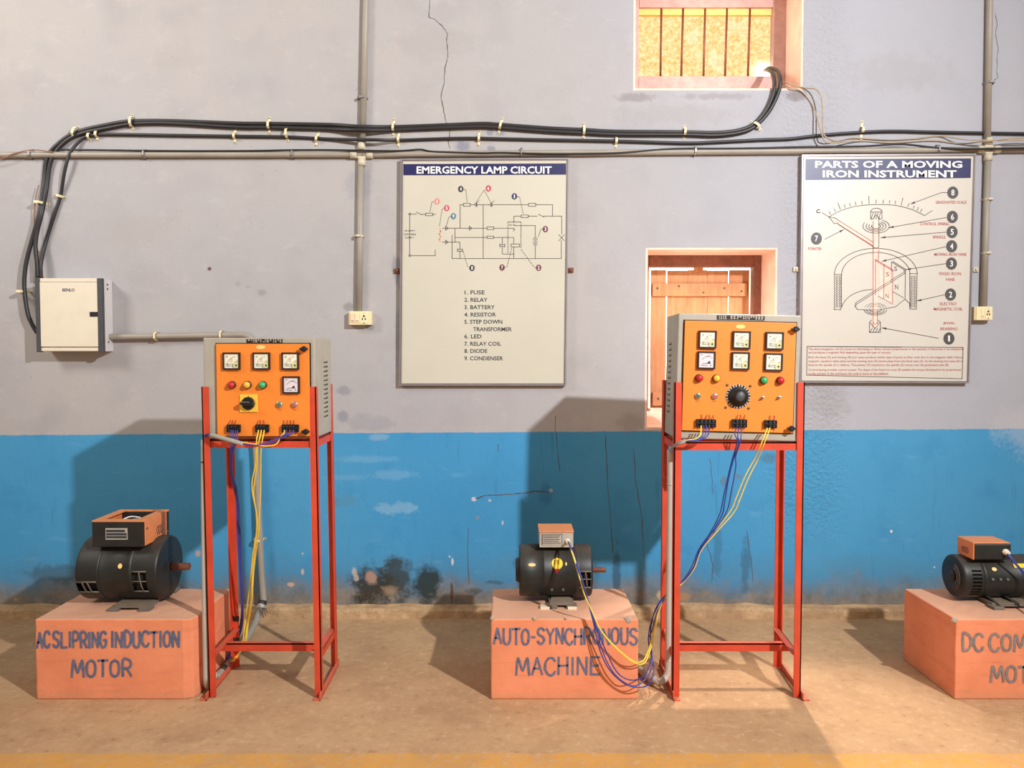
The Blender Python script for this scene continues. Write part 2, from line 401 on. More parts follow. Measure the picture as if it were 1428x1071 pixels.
    return k.done(col, .85, 0, .25)
M['wall'] = wall_material()

def floor_material():
    k = NT('dusty_concrete_floor'); p = k.pos(); x, y, z = k.sep(p)
    n1 = k.noise(p, .9, 5); n2 = k.noise(p, 5, 6, .6); n3 = k.noise(p, 26, 5, .65); n4 = k.noise(p, 70, 3)
    c = k.mix(k.rng(n1, .35, .65), rgb((182, 143, 104)), rgb((197, 160, 120)))
    c = k.mix(k.rng(n2, .45, .72, 0, .5), c, rgb((164, 124, 90)))
    c = k.mix(k.rng(n3, .54, .68, 0, .6), c, rgb((208, 174, 138)))
    c = k.mix(k.rng(n3, .42, .30, 0, .6), c, rgb((146, 112, 80)))
    c = k.mix(k.rng(k.noise(p, 2.2, 5, .6), .56, .70, 0, .5), c, rgb((160, 124, 90)))
    c = k.mix(k.rng(n4, .70, .76, 0, .5), c, rgb((98, 76, 58)))
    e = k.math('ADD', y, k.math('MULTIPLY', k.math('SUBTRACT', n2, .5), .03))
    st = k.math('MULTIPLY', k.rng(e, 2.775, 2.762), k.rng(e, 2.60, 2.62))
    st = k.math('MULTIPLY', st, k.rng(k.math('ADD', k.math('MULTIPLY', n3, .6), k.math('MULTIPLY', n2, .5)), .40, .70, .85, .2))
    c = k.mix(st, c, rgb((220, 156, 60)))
    k.bump(k.math('ADD', k.math('MULTIPLY', n3, .5), n2), .35, .015)
    return k.done(c, .85, 0, .25)
M['floor'] = floor_material()
def wood_material(name, a, b, dark, sc=(9, 9, .9)):
    k = NT(name); p = k.obj(); n = k.noise(p, 5, 6, .65, sc); n2 = k.noise(p, 2, 4)
    c = k.mix(k.rng(n, .35, .65), rgb(a), rgb(b)); c = k.mix(k.rng(n, .62, .75, 0, .7), c, rgb(dark))
    c = k.mix(k.rng(n2, .5, .7, 0, .4), c, rgb(dark)); k.bump(n, .3, .01)
    return k.done(c, .7)
M['plank'] = wood_material('weathered_plank', (190, 128, 84), (214, 154, 106), (128, 78, 52))
M['plankframe'] = wood_material('dark_timber_frame', (120, 74, 58), (146, 92, 72), (84, 46, 38), (6, 6, 6))
M['mauve'] = wood_material('old_mauve_timber', (172, 142, 138), (190, 160, 154), (126, 98, 96), (4, 4, 4))
M['reveal'] = pmat('pinkish_lime_plaster', (246, 212, 194), .85, var=.12, scale=9, bump=.4)
def curb_material():
    k = NT('rough_mortar_curb'); p = k.pos(); n = k.noise(p, 14, 6, .7); n2 = k.noise(p, 3)
    c = k.mix(k.rng(n, .35, .65), rgb((168, 136, 102)), rgb((206, 172, 132))); c = k.mix(k.rng(n2, .5, .7, 0, .5), c, rgb((140, 112, 84)))
    k.bump(n, .8, .02); return k.done(c, .9, 0, .2)
M['curb'] = curb_material()

# wall with its two window openings
A0, A1 = W(883, 126), W(1122, -40); B0, B1 = W(899, 599), W(1085, 345)
XL, XR, ZT, TH = -9.0, 9.0, 6.5, .34
wb = MB()
xs = [XL, A0.x, B0.x, B1.x, A1.x, XR]
def wcol(x0, x1, holes):
    zc = 0.0
    for z0, z1 in holes+[(ZT, None)]:
        wb.box(x0, x1, YW, YW+TH, zc, z0); zc = z1
hb = (B0.z, B1.z); ha = (A0.z, A1.z)
wcol(xs[0], xs[1], []); wcol(xs[1], xs[2], [ha]); wcol(xs[2], xs[3], [hb, ha]); wcol(xs[3], xs[4], [ha]); wcol(xs[4], xs[5], [])
wall = struct(wb.build('wall_back', 'wall'))
rv = MB()    # pink plaster lining the openings
for (p, q) in ((A0, A1), (B0, B1)):
    y0, y1, t = YW+.003, YW+TH, .012
    rv.box(q.x-t, q.x+.001, y0, y1, p.z, q.z); rv.box(p.x-.001, p.x+t, y0, y1, p.z, q.z)
    rv.box(p.x+t, q.x-t, y0, y1, q.z-t, q.z+.001); rv.box(p.x+t, q.x-t, y0, y1, p.z-.001, p.z+t)
rv.prism([(B0.x+.012, YW-.004, B0.z+.012), (B0.x+.012, YW+.24, B0.z+.012), (B0.x+.012, YW+.24, B0.z+.085)], (B1.x-B0.x-.024, 0, 0))
rv.build('opening_reveal', 'reveal', wall)
for pts, w in ((([zm(*q) for q in ((500,-40),(500,0),(493,85),(530,102),(560,130),(585,165),(580,210),(590,265),(572,340),(570,400),(555,480),(562,520),(568,560),(580,610),(598,640),(590,700),(598,740))]), .9),
               ([z7(*q) for q in ((660,375),(700,360),(780,356),(860,352),(920,342),(990,343))], 1.4),
               ([z7(*q) for q in ((1248,90),(1252,180),(1258,320),(1270,470),(1282,620))], .9), ([z7(*q) for q in ((1375,150),(1384,300),(1410,440),(1418,560),(1426,700))], .9),
               ([z7(*q) for q in ((628,505),(624,620),(630,760))], .9), ([z7(*q) for q in ((1022,0),(1020,60),(1030,150),(1040,250))], .7),
               ([z7(*q) for q in ((762,130),(764,160))], .8), ([zr(*q) for q in ((1255,80),(1268,150),(1255,210),(1270,290),(1262,420),(1268,470),(1235,500))], .6),
               ([(990, 640), (993, 668), (994, 690)], .7), ([(985, 755), (995, 790), (992, 812)], .8), ([(1042, 740), (1046, 770), (1050, 812)], .9)):
    jp = []; ck = MB()
    for a, b in zip(pts, pts[1:]):
        for i in range(4):
            t = i/4; jp.append((a[0]+(b[0]-a[0])*t+random.uniform(-.7, .7), a[1]+(b[1]-a[1])*t+random.uniform(-.4, .4)))
    jp.append(pts[-1])
    for a, b in zip(jp, jp[1:]): ck.ribbon([a, b], w*random.uniform(.5, 1.25), lambda X, Y: W(X, Y, .0012))
    ck.build('crack', 'crackline', wall)

fl = MB(); fl.box(XL, XR, -7.0, YW+.3, -.12, 0.0); struct(fl.build('floor', 'floor'))
cb = MB(); N = 150; prof = []
for i in range(N+1):
    x = XL+(XR-XL)*i/N; j = random.uniform(-.006, .006); hh = .056+random.uniform(-.008, .008)
    prof.append([(x, YW-.062+j, -.01), (x, YW-.055+j, hh*.75), (x, YW-.040+j, hh), (x, YW+.01, hh+.012), (x, YW+.01, -.01)])
for a, b in zip(prof, prof[1:]): cb.hexa(a, b)
struct(cb.build('trim_1', 'curb'))

# upper window: barred, dusty amber pane glowing with the sun behind it
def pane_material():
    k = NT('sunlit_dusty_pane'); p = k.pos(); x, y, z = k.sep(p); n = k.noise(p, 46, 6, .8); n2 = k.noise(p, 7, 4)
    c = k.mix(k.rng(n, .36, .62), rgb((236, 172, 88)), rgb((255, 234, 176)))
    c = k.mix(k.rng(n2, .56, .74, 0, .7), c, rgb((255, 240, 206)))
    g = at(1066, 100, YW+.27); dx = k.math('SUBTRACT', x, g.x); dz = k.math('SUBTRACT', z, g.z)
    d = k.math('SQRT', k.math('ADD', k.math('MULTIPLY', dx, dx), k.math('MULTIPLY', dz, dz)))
    glint = k.rng(d, .11, .0, 0, 1.0); glint = k.math('MULTIPLY', k.math('MULTIPLY', glint, glint), glint); st = k.math('ADD', k.math('MULTIPLY', glint, 14.0), 1.25)  # bright sun glint painted into the pane's emission, fading outwards
    e = k.n('ShaderNodeEmission'); k.l(k.mix(glint, c, (1, .96, .9)), e.inputs[0]); k.l(st, e.inputs[1])
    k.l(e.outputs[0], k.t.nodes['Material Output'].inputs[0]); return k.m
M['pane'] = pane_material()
YF = YW+.24
def rect(px0, py0, px1, py1, Y): m = (py0+py1)/2; return at(px0, m, Y).x, at(px1, m, Y).x, at(px0, py1, Y).z, at(px0, py0, Y).z
w1 = bpy.data.objects.new('window_1', None); COL.objects.link(w1); w1.location = (A0.x, YW+.2, A0.z); MAT[w1.name] = Matrix.Translation(w1.location); struct(w1)
x0, x1, z0, z1 = rect(891, 10, 1078, 106, YF)
fx0, fx1, fz0, fz1 = A0.x+.012, A1.x-.012, A0.z+.012, A1.z-.012
fr = MB(); fr.box(fx0, x0, YF, YF+.07, fz0, fz1); fr.box(x1, fx1, YF, YF+.07, fz0, fz1); fr.box(x0, x1, YF, YF+.07, fz0, z0); fr.box(x0, x1, YF, YF+.07, z1, fz1)
fr.build('window_frame', 'mauve', w1, .004)
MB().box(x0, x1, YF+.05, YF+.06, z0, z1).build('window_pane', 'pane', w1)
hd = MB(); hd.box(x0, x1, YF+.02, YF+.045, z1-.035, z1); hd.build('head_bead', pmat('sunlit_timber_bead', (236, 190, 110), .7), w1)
for a, b in ((922.5, 921), (952.8, 950), (983.5, 981), (1014, 1011), (1046, 1043)):
    MB().cyl(at(a, 8, YF+.02), at(b, 108, YF+.02), .0062, n=10).build('window_bar', 'rust', w1)

# lower window: plank shutter in a dark frame, daylight in its gaps
w2 = bpy.data.objects.new('window_2', None); COL.objects.link(w2); w2.location = (B0.x, YW+.2, B0.z); MAT[w2.name] = Matrix.Translation(w2.location); struct(w2)
x0, x1, z0, z1 = rect(904, 372, 1049, 583, YF+.02)
fx0, fx1, fz0, fz1 = B0.x+.012, B1.x-.012, B0.z+.012, B1.z-.012
fr = MB(); fr.box(fx0, x0, YF, YF+.08, fz0, fz1); fr.box(x1, fx1, YF, YF+.08, fz0, fz1); fr.box(x0, x1, YF, YF+.08, fz0, z0); fr.box(x0, x1, YF, YF+.08, z1, fz1)
fr.build('window_frame', 'plankframe', w2, .005)
sh = MB(); YS = YF+.05
for i, (a, b) in enumerate(((907.5, 928.6), (930.4, 958.1), (958.1, 986.3), (986.3, 1014.8), (1016.6, 1044.5))):
    q = rect(a, 376.5+(i % 2)*.8, b, 575, YS); sh.box(q[0], q[1], YS+random.uniform(0, .004), YS+.022, q[2], q[3])
split(sh, 'shutter_board', 'plank', w2, .002)
lg = MB()
for (a, b) in ((395, 413), (547, 566)):
    q = rect(910, a, 1042, b, YS-.02); lg.box(q[0], q[1], YS-.02, YS, q[2], q[3])
q = rect(968, 366, 981, 379, YS-.012); lg.box(q[0], q[1], YS-.012, YS+.01, q[2], q[3])
split(lg, 'shutter_batten', 'plank', w2, .003)
nl = MB()
for px, py in ((917, 402), (947, 399), (981, 408), (1010, 402), (1034, 406), (918, 556), (980, 557), (1030, 556)):
    nl.cyl(at(px, py, YS-.024), at(px, py, YS-.018), .006, n=8)
split(nl, 'nail_head', 'nail', w2)
bt = MB(); q = rect(906, 567, 1048, 578, YS-.03); bt.box(q[0], q[1], YS-.03, YS+.03, q[2], q[3]-.01)
bt.build('window_sill', 'reveal', w2, .004)

# ------------------------------------------------------------------ wall services
def along(pts, off, k=6): return catmull([W(p[0], p[1], off) for p in pts], k)
def pipe(name, pts, off, r, mat, label, cat, smooth=False, group=None, n=14):
    P = along(pts, off) if smooth else [W(p[0], p[1], off) for p in pts]
    return tag(MB().tube(P, r, n).build(name, mat), label, cat, group)
pipe('conduit', [(-700, 218.5), (-90, 216.4), (0, 216), (500, 215.5), (938, 212), (1428, 208.6), (1530, 207.8), (2150, 204)], .018, .0165, 'pipe', 'long grey horizontal conduit running along the wall above both posters', 'conduit')
pipe('conduit', [(511.5, -60), (510, 0), (505.5, 205)], .018, .0175, 'pipe', 'grey vertical conduit rising to the ceiling between the white box and the emergency lamp poster', 'conduit')
pipe('conduit', [(503.5, 225), (500.5, 435)], .018, .0175, 'pipe', 'grey vertical conduit dropping to the socket left of the emergency lamp poster', 'conduit')
pipe('conduit', [(1381.5, -60), (1380, 0), (1376.8, 200)], .018, .0175, 'pipe', 'grey vertical conduit rising at the top right corner of the wall', 'conduit')
pipe('conduit', [(1377.4, 221), (1371.5, 430)], .018, .0175, 'pipe', 'grey vertical conduit dropping to the socket right of the moving iron poster', 'conduit')
# junction fittings
def junction(px, py, label):
    c = W(px, py, .018); o = MB(); t = thing('junction_fitting', label, 'fitting', c, 'conduit junction fittings')
    b = MB(); b.lathe([(-.030, .031), (.006, .031), (.012, .027)], c, (0, -1, 0), 20); b.build('junction_body', 'fitting', t)
    a = MB()
    for d in ((1, 0, 0), (-1, 0, 0), (0, 0, 1), (0, 0, -1)):
        d = Vector(d); a.tube([c+d*.025, c+d*.062], .0215, 14)
    a.build('pipe_collar', 'fitting', t)
    MB().cyl(c+Vector((.006, -.013, -.006)), c+Vector((.006, -.016, -.006)), .004, n=8).build('screw', 'nail', t)
junction(504.5, 215.5, 'pale round tee fitting where the left vertical conduit crosses the horizontal one')
junction(1378, 208.5, 'pale round junction fitting where the right vertical conduit crosses the horizontal one')

# thick cables
CA = [z4(*q) for q in ((150,968),(128,930),(110,880),(98,780),(105,690),(130,590),(160,480),(176,370),(190,262),(240,200),(310,157),(420,130),(530,113),(690,112))]+[(330,172),(376,172.5),(460,174),(502,176.5),(550,177),(628,174.2),(673,172.5),(701,174.2),(768,179),(814,181),(860,183.5),(954,184.2),(997,185),(1028,182),(1050,173.5),(1067,155),(1077.5,133),(1080,116),(1077,102),(1070,98),(1066,99)]
CB = [z4(*q) for q in ((152,745),(150,690),(143,620),(150,560),(170,480),(187,390),(207,270),(262,198),(330,163),(430,142),(540,124),(690,122))]+[(330,177.5),(376,178),(460,180.5),(502,181.5),(550,181.5),(628,178.2),(673,177),(701,178.6),(768,183.5),(814,185.5),(860,187.6),(954,188),(1000,189),(1036,184),(1056,173.5),(1074,153),(1086,127),(1088,110),(1084,99),(1074,95),(1068,97)]
CC = [z4(*q) for q in ((165,748),(166,690),(186,600),(220,490),(245,412),(262,310),(285,238),(330,186),(370,171),(440,166),(690,170))]+[(325,190),(400,191),(460,194),(520,195),(560,195.4),(628,193.2),(668,193),(760,195),(860,196.8),(954,199.5),(1000,198),(1060,195),(1100,193.6),(1146,188.5),(1201,184.5),(1247,183),(1307,184.4),(1428,186.5),(1530,188),(1750,186),(2150,187)]
CD = [(83,208.7),(138,209.4),(238,210.5),(345,210.5),(400,209.5),(460,209.3),(516,210.3),(560,210.4),(586,208.6),(605,211.6),(667,213.6),(701,213.2),(768,214.6),(860,213.4),(938,207.5),(997,207.2),(1060,206.5),(1115,205),(1203,204),(1256,201.2),(1302,205.6),(1353,207.6),(1428,206.6),(1530,206),(2150,201)]
def cable(pts, off, r, mat, label, group=None, name='cable', end=None):
    P = [W(p[0], p[1], off(p) if callable(off) else off) for p in pts]
    if end: P += end
    return tag(MB().tube(catmull(P, 6), r, 12).build(name, mat), label, 'cable', group)
def offA(p): return .047 if (470 < p[0] < 540) else (.012-.24 if p[1] < 120 and p[0] > 1000 else (.04 if p[0] < 90 else .012))
def offin(base):
    def f(p):
        if p[0] > 1064 and p[1] < 136: return .016 if p[1] > 126 else (.012 if p[1] > 104 else (-.06 if p[0] > 1074.5 else (-.18 if p[0] > 1069 else -.255)))
        if p[0] < 60: return max(base, .05)
        if 470 < p[0] < 540: return .050
        return base
    return f
cable(CA, offin(.012), .0108, 'cable', 'upper of two thick black cables sweeping from the white box to the barred window')
cable(CB, offin(.014), .0108, 'cable', 'lower of two thick black cables sweeping from the white box to the barred window')
def offC(p):
    if p[0] < 62 and p[1] > 330: return .05
    return .050 if (470 < p[0] < 540 or 1350 < p[0] < 1400) else (.03 if 90 < p[0] < 100 else .011)
cable(CC, offC, .0088, 'cable', 'single black cable just above the horizontal conduit running past the right edge')
cable(CD, lambda p: .050 if (470 < p[0] < 540 or p[0] > 1330) else .032, .0055, 'thin', 'thin black wire lying along the top of the long horizontal conduit')
T1 = [(1090,113),(1100,117),(1121,122),(1141,126.5),(1147,149),(1148,184),(1155,193),(1167,197),(1190,192.5),(1238,195),(1279,193),(1311,189.8),(1353,195),(1428,195.5),(1530,194),(1800,192),(2150,194)]
T2 = [(1088,116),(1100,122),(1118,127.5),(1134,149),(1144,180),(1150,196),(1160,199),(1200,196.5),(1242,199),(1300,196),(1340,200.5),(1380,196.5),(1428,192.5),(1530,196),(1800,197),(2150,193)]
cable(T1, lambda p: -.06 if p[0] < 1095 else (.052 if 1140 < p[0] < 1165 or p[0] > 1340 else .008), .0036, 'tan', 'upper tan twin flex coming out of the barred window and looping right', None, 'flex_wire')
cable(T2, lambda p: -.06 if p[0] < 1095 else (.056 if 1140 < p[0] < 1165 or p[0] > 1340 else .008), .0036, 'tan', 'lower tan flex coming out of the barred window and sagging right below the other', None, 'flex_wire')
cable([(-60,232),(0,222),(18,214.5),(45,209),(66,211),(74,212)], .04, .0028, 'brownw', 'thin orange-brown wire crossing the conduit at the left edge', None, 'flex_wire')
cable([(54,258),(49,280),(48,309),(50,340),(57,361),(60,388)], .034, .0026, 'brownw', 'thin brown wire hanging beside the thick cables above the white box', None, 'flex_wire')

# nailed clips
def clip(px, py, ang, L, r, off, label, mat='clip', name='cable_clip', group='cream cable clips nailed to the wall', tilt=0.0, w=.0065):
    c = W(px, py, 0); a = math.radians(ang); t = Vector((math.cos(a), 0, math.sin(a))); n = Vector((0, -1, 0)); d = t.cross(n)
    H = off+r; prof = [(-L, .001), (-r*1.25, .001), (-r*1.15, H*.7), (-r*.6, H+.003), (r*.6, H+.003), (r*1.15, H*.7), (r*1.25, .001), (L, .001)]
    m = MB(); th = .003
    for (a0, h0), (a1, h1) in zip(prof, prof[1:]):
        e = Vector((h1-h0, a1-a0)).normalized()*th
        q = [(a0, h0), (a1, h1), (a1-e[0]*1, h1+abs(e[1])), (a0-e[0]*1, h0+abs(e[1]))]
        m.prism([c+t*u+n*v-d*w for u, v in q], d*(2*w))
    o = m.build(name, mat); tag(o, label, 'clip', group)
    k = MB()
    for sgn in (-1, 1): k.cyl(c+t*(sgn*L*.86)+n*.003, c+t*(sgn*L*.86)+n*.0075, .0034, n=8)
    split(k, 'nail', 'nail', o)
CL = [(185.5,171,90,.044,.021,.014,'cream clip over the thick cable pair, right of the bend above the white box'),
 (106.5,185,70,.036,.020,.014,'cream clip on the bend of the thick cable pair above the white box'),
 (376,175.5,88,.046,.016,.014,'cream clip over the thick cable pair, left of the close pair of clips'),
 (549,178.5,86,.050,.017,.014,'cream clip over the thick cable pair, just right of the tall left conduit'),
 (698,176,74,.046,.016,.014,'tilted cream clip over the thick cable pair above the middle of the emergency lamp poster'),
 (814,183,88,.044,.017,.014,'cream clip over the thick cable pair right of the emergency lamp poster'),
 (954,185,86,.040,.015,.014,'cream clip over the thick cable pair below the barred window'),
 (1054,176,-40,.040,.017,.014,'cream clip across the cable pair where it turns up to the barred window'),
 (401,187,92,.044,.019,.014,'cream clip spreading over both thick cables, right one of the close pair of clips'),
 (126,190.5,85,.028,.012,.012,'cream clip on the single cable where it levels out above the white box, left one'),
 (136.5,187.5,85,.036,.012,.012,'cream clip on the single cable where it levels out above the white box, right one'),
 (328,190,88,.040,.012,.011,'cream clip on the single cable above the left control panel'),
 (442.5,194,78,.042,.012,.011,'cream clip on the single cable left of the tall left conduit'),
 (556,195,88,.044,.012,.011,'cream clip on the single cable above the left corner of the emergency lamp poster'),
 (668,193.5,88,.044,.012,.011,'cream clip on the single cable above the middle of the emergency lamp poster'),
 (859,197,88,.040,.012,.011,'cream clip on the single cable between the two posters'),
 (1201,182,88,.052,.012,.011,'cream clip on the single cable above the moving iron poster'),
 (61,284.5,-6,.034,.019,.045,'cream clip across the thick cables dropping above the white box'),
 (84.5,274,-12,.030,.012,.012,'cream clip across the single cable where it drops above the white box'),
 (37,407.5,0,.034,.017,.05,'cream clip across the thick cables beside the left edge of the white box')]
for c in CL: clip(*c)
for px, py, lab in ((46, 215.8, 'small grey saddle on the horizontal conduit at the far left'), (204, 215.8, 'small grey saddle on the horizontal conduit right of the white box'), (409.5, 215.6, 'small pale saddle on the horizontal conduit left of the tall left conduit'), (727, 213.6, 'small grey saddle on the horizontal conduit above the emergency lamp poster'), (968, 211.8, 'small grey saddle on the horizontal conduit between the posters'), (1305, 209.5, 'small grey saddle on the horizontal conduit above the moving iron poster')):
    clip(px, py, 88, .030, .0175, .018, lab, 'frame', 'conduit_saddle', 'conduit saddles on the wall', w=.004)
for px, py, lab in ((505.8, 138, 'metal saddle high on the upper left vertical conduit'), (501.5, 330, 'metal saddle on the lower left vertical conduit beside the emergency lamp poster'), (1377, 117, 'metal saddle on the upper right vertical conduit'), (1375, 279, 'upper white saddle on the conduit above the right socket'), (1373, 353.5, 'lower white saddle on the conduit above the right socket')):
    clip(px, py, 0, .030, .0185, .018, lab, 'fitting' if py > 200 else 'frame', 'conduit_saddle', 'conduit saddles on the wall', w=.0055)

# white distribution box
yb = YW-.115
t = thing('distribution_box', 'cream white wall box with dark edges and a small black lock', 'electrical box', (W(100, 490).x, YW-.06, at(0, 490, yb).z))
a0, a1 = at(53, 490, yb), at(141, 388.5, yb)
MB().box(a0.x, a1.x, yb+.012, YW, a0.z, a1.z).build('box_body', 'whitebox', t, .003)
e = MB()
for p0, p1 in ((51.5, 55.5), (137.5, 142.5)):
    b0, b1 = at(p0, 491, yb), at(p1, 388, yb); e.box(b0.x, b1.x, yb-.004, yb+.02, b0.z, b1.z)
split(e, 'edge_strip', 'darkedge', t, .002)
b0, b1 = at(55.5, 483.5, yb), at(137.5, 393.5, yb); dr = MB().box(b0.x, b1.x, yb-.002, yb+.014, b0.z, b1.z).build('box_door', 'cream', t, .002)
b0, b1 = at(55.5, 393, yb), at(137.5, 388, yb); c0, c1 = at(55.5, 489.5, yb), at(137.5, 485, yb)
MB().box(b0.x, b1.x, yb, yb+.014, b0.z, b1.z).build('box_rim', 'cream', t, .001); MB().box(c0.x, c1.x, yb, yb+.014, c0.z, c1.z).build('box_rim', 'cream', t, .001)
b0, b1 = at(126, 441.5, yb), at(136.5, 435, yb); MB().box(b0.x, b1.x, yb-.006, yb, b0.z, b1.z).build('lock', 'black', dr, .001)
MB().text('BENLO', *(z4(252, 0)[0], z4(301, 0)[0]), z4(0, 801)[1], z4(0, 788)[1], lambda X, Y: at(X, Y, yb-.0026), .02).build('lettering', 'bnavy', dr)
k = MB()
for py in (397, 403, 477): k.cyl((a1.x+.001, YW-.055, at(0, py, YW-.055).z), (a1.x+.004, YW-.055, at(0, py, YW-.055).z), .005, n=8)
split(k, 'screw', 'darkedge', t)
# conduit from the box, down behind the left panel, to the floor and round to the stand
tag(MB().tube(catmull([W(149,469.6,.04),W(155,469.6,.035),W(200,469.2,.03),W(270,468,.03),W(320,467.2,.03),W(338,467,.03),W(348,470,.03),W(352.5,480,.03),W(353.5,520,.03),W(355,600,.03),W(357.5,640,.03),W(361,720,.035),W(365,800,.045),W(367.5,836,.055),W(367.5,850,.075)],6), .0165, 14).build('conduit', 'pipe'), 'grey conduit running from the white box and down behind the left panel', 'conduit')
clip(311.5, 467.3, 88, .030, .018, .03, 'small white saddle on the conduit between the white box and the left panel', 'clip', 'conduit_saddle', 'conduit saddles on the wall', w=.005)
clip(221, 469, 88, .030, .018, .03, 'small white saddle on the conduit just right of the white box', 'clip', 'conduit_saddle', 'conduit saddles on the wall', w=.005)
clip(363, 751, 0, .034, .018, .034, 'white saddle on the conduit behind the left stand', 'clip', 'conduit_saddle', 'conduit saddles on the wall', w=.006)

# sockets
def socket(px0, py0, px1, py1, label, two):
    d = .05; yb = YW-d; a, b = at(px0, py1, yb), at(px1, py0, yb)
    t = thing('socket_outlet', label, 'socket', ((a.x+b.x)/2, YW-d/2, a.z))
    MB().box(a.x, b.x, yb+.008, YW, a.z, b.z).build('back_box', 'socket', t, .003)
    w, h = b.x-a.x, b.z-a.z; q = lambda u, v: (a.x+u*w, a.z+v*h)
    MB().box(a.x+.06*w, b.x-.10*w, yb, yb+.01, a.z, b.z).build('cover_plate', 'socket', t, .002)
    for u0, u1, m in (((.10, .29, 'socketp'), (.31, .48, 'socket')) if two else ((.30, .46, 'socket'),)):
        x0, z0 = q(u0, .14); x1, z1 = q(u1, .86)
        s = MB().box(x0, x1, yb-.004, yb+.002, z0, z1).build('switch', m, t, .001)
        MB().box(x0+.004, x1-.004, yb-.0046, yb-.0038, z0+.15*(z1-z0), z0+.22*(z1-z0)).build('switch_mark', 'ink', s)
    x0, z0 = q(.52, .08); x1, z1 = q(.86, .90)
    s = MB().box(x0, x1, yb-.003, yb+.002, z0, z1).build('socket_face', 'socket', t, .001)
    k = MB()
    for u, v, r in ((.69, .64, .0055), (.63, .40, .0038), (.75, .40, .0038), (.63, .48, .003), (.75, .48, .003), (.69, .14, .003), (.69, .86, .002)):
        x, z = q(u, v); k.cyl((x, yb-.0035, z), (x, yb-.0028, z), r, n=10)
    k.build('pin_hole', 'black', s)
socket(485.5, 434, 517.5, 453, 'cream switch and socket box left of the emergency lamp poster', True)
socket(1360, 427.5, 1386, 446.5, 'cream socket box right of the moving iron poster', False)

# ------------------------------------------------------------------ posters
def poster(label, c, mboard, lugs, lugm):
    """c: photo corners TL TR BR BL of the sheet"""
    D = .03; F = lambda X, Y, d=0.0: W(X, Y, D+d)
    base = W((c[2][0]+c[3][0])/2, c[2][1], .015)
    t = thing('poster_board', label, 'poster', base, None)
    P = [F(*q) for q in c]; back = [p+Vector((0, D-.001, 0)) for p in P]
    MB().hexa(P, back).build('board', mboard, t)
    ctr = sum(P, Vector())/4
    def rim(o, i, y0, y1):
        m = MB(); n = Vector((0, 1, 0))
        for k in range(4):
            a, b = P[k], P[(k+1) % 4]
            e = lambda p, s: Vector((p.x+math.copysign(s, p.x-ctr.x), p.y, p.z+math.copysign(s, p.z-ctr.z)))
            q = [e(a, o), e(b, o), e(b, -i), e(a, -i)]
            m.hexa([v+n*y0 for v in q], [v+n*y1 for v in q])
        return m
    rim(.012, .000, -.005, .028).build('frame', 'frame', t)
    rim(.004, .003, -.007, .0).build('edge_strip', 'frameline', t)
    for px, py in lugs:
        a = W(px, py, 0); m = MB(); m.box(a.x-.016, a.x+.016, YW-.012, YW-.001, a.z-.013, a.z+.013); m.cyl(a+Vector((0, -.011, 0)), a+Vector((0, -.02, 0)), .007, n=8)
        m.build('mounting_lug', lugm, t, .002)
    return t, F
LAY = [0]
def lay(F):
    LAY[0] = (LAY[0]+1) % 4; d = .0012+.0006*LAY[0]
    return lambda X, Y: F(X, Y, d)
# --- emergency lamp circuit
t, F = poster('cream framed chart headed EMERGENCY LAMP CIRCUIT', ((562, 224.5), (790.5, 223.5), (786.5, 534.5), (560, 534.5)), 'board', ((554, 378), (795.5, 377)), 'rust')
B = lambda d: (lambda X, Y: F(*z5(X, Y), d))
band = MB().poly([(72, 60), (797, 57), (797, 107), (72, 110)], B(.0012)).build('title_band', 'navy', t)
MB().text('EMERGENCY LAMP CIRCUIT', 131, 733, 103, 70, B(.0022), .025).build('title_lettering', 'white', band)
tx = MB(); f = B(.0012)
for s, x0, x1, yb in (('1. FUSE', 345, 434, 641), ('2. RELAY', 344, 447, 674), ('3. BATTERY', 344, 479, 707), ('4. RESISTOR', 344, 485, 740), ('5. STEP DOWN', 344, 513, 772), ('TRANSFORMER', 383, 555, 805), ('6. LED', 344, 420, 837), ('7. RELAY COIL', 344, 508, 870), ('8. DIODE', 344, 446, 902), ('9. CONDENSER', 344, 516, 935)):
    tx.text(s, x0, x1, yb, yb-18, f, .012)
tx.build('legend_lettering', 'ink', t); tx = MB()
tx.text('1Ф-SUPPLY', 78, 124, 361, 353, f).text('230V 50Hz', 74, 128, 377, 369, f).text('SUPPLY', 80, 120, 392, 384, f)
tx.build('supply_lettering', 'ink', t)
ln = MB(); w = 2.4
L = lambda *p: ln.ribbon(p, w, f)
L((325,345),(325,241),(340,241)); L((370,241),(388,241)); L((401,241),(456,241)); L((468,241),(630,241)); L((662,241),(737,241),(737,292))
for x0, y0, x1, y1 in ((340,235,370,248),(630,235,662,248),(597,287,629,298),(445,340,475,352),(445,381,475,391),(171,279,203,290),(552,416,590,429)):
    ln.ribbon([(x0,y0),(x1,y0),(x1,y1),(x0,y1)], w, f, True)
L((565,322),(565,292),(597,292)); L((629,292),(668,292)); L((674,284),(700,296)); L((697,292),(778,292),(778,372)); L((776,400),(776,481),(289,481),(289,377))
L((765,374),(790,402)); L((790,374),(765,402)); L((246,346),(445,346)); L((475,346),(566,346)); L((566,334),(660,334),(660,384)); L((660,424),(660,481))
L((302,387),(445,387)); L((475,387),(564,387),(564,416)); L((564,429),(564,481)); L((302,346),(302,408)); L((246,408),(324,408),(324,440)); L((324,448),(324,481)); L((428,241),(428,481))
L((513,387),(513,418)); L((513,428),(513,461),(566,461)); L((100,283),(130,283)); L((130,274),(153,286)); L((150,284),(171,284)); L((203,284),(216,284)); L((100,290),(100,468)); L((104,468),(214,468),(214,442))
for yy, hw in ((388,6),(394,11),(401,6),(408,11),(414,6),(420,9)): L((660-hw,yy),(660+hw,yy))
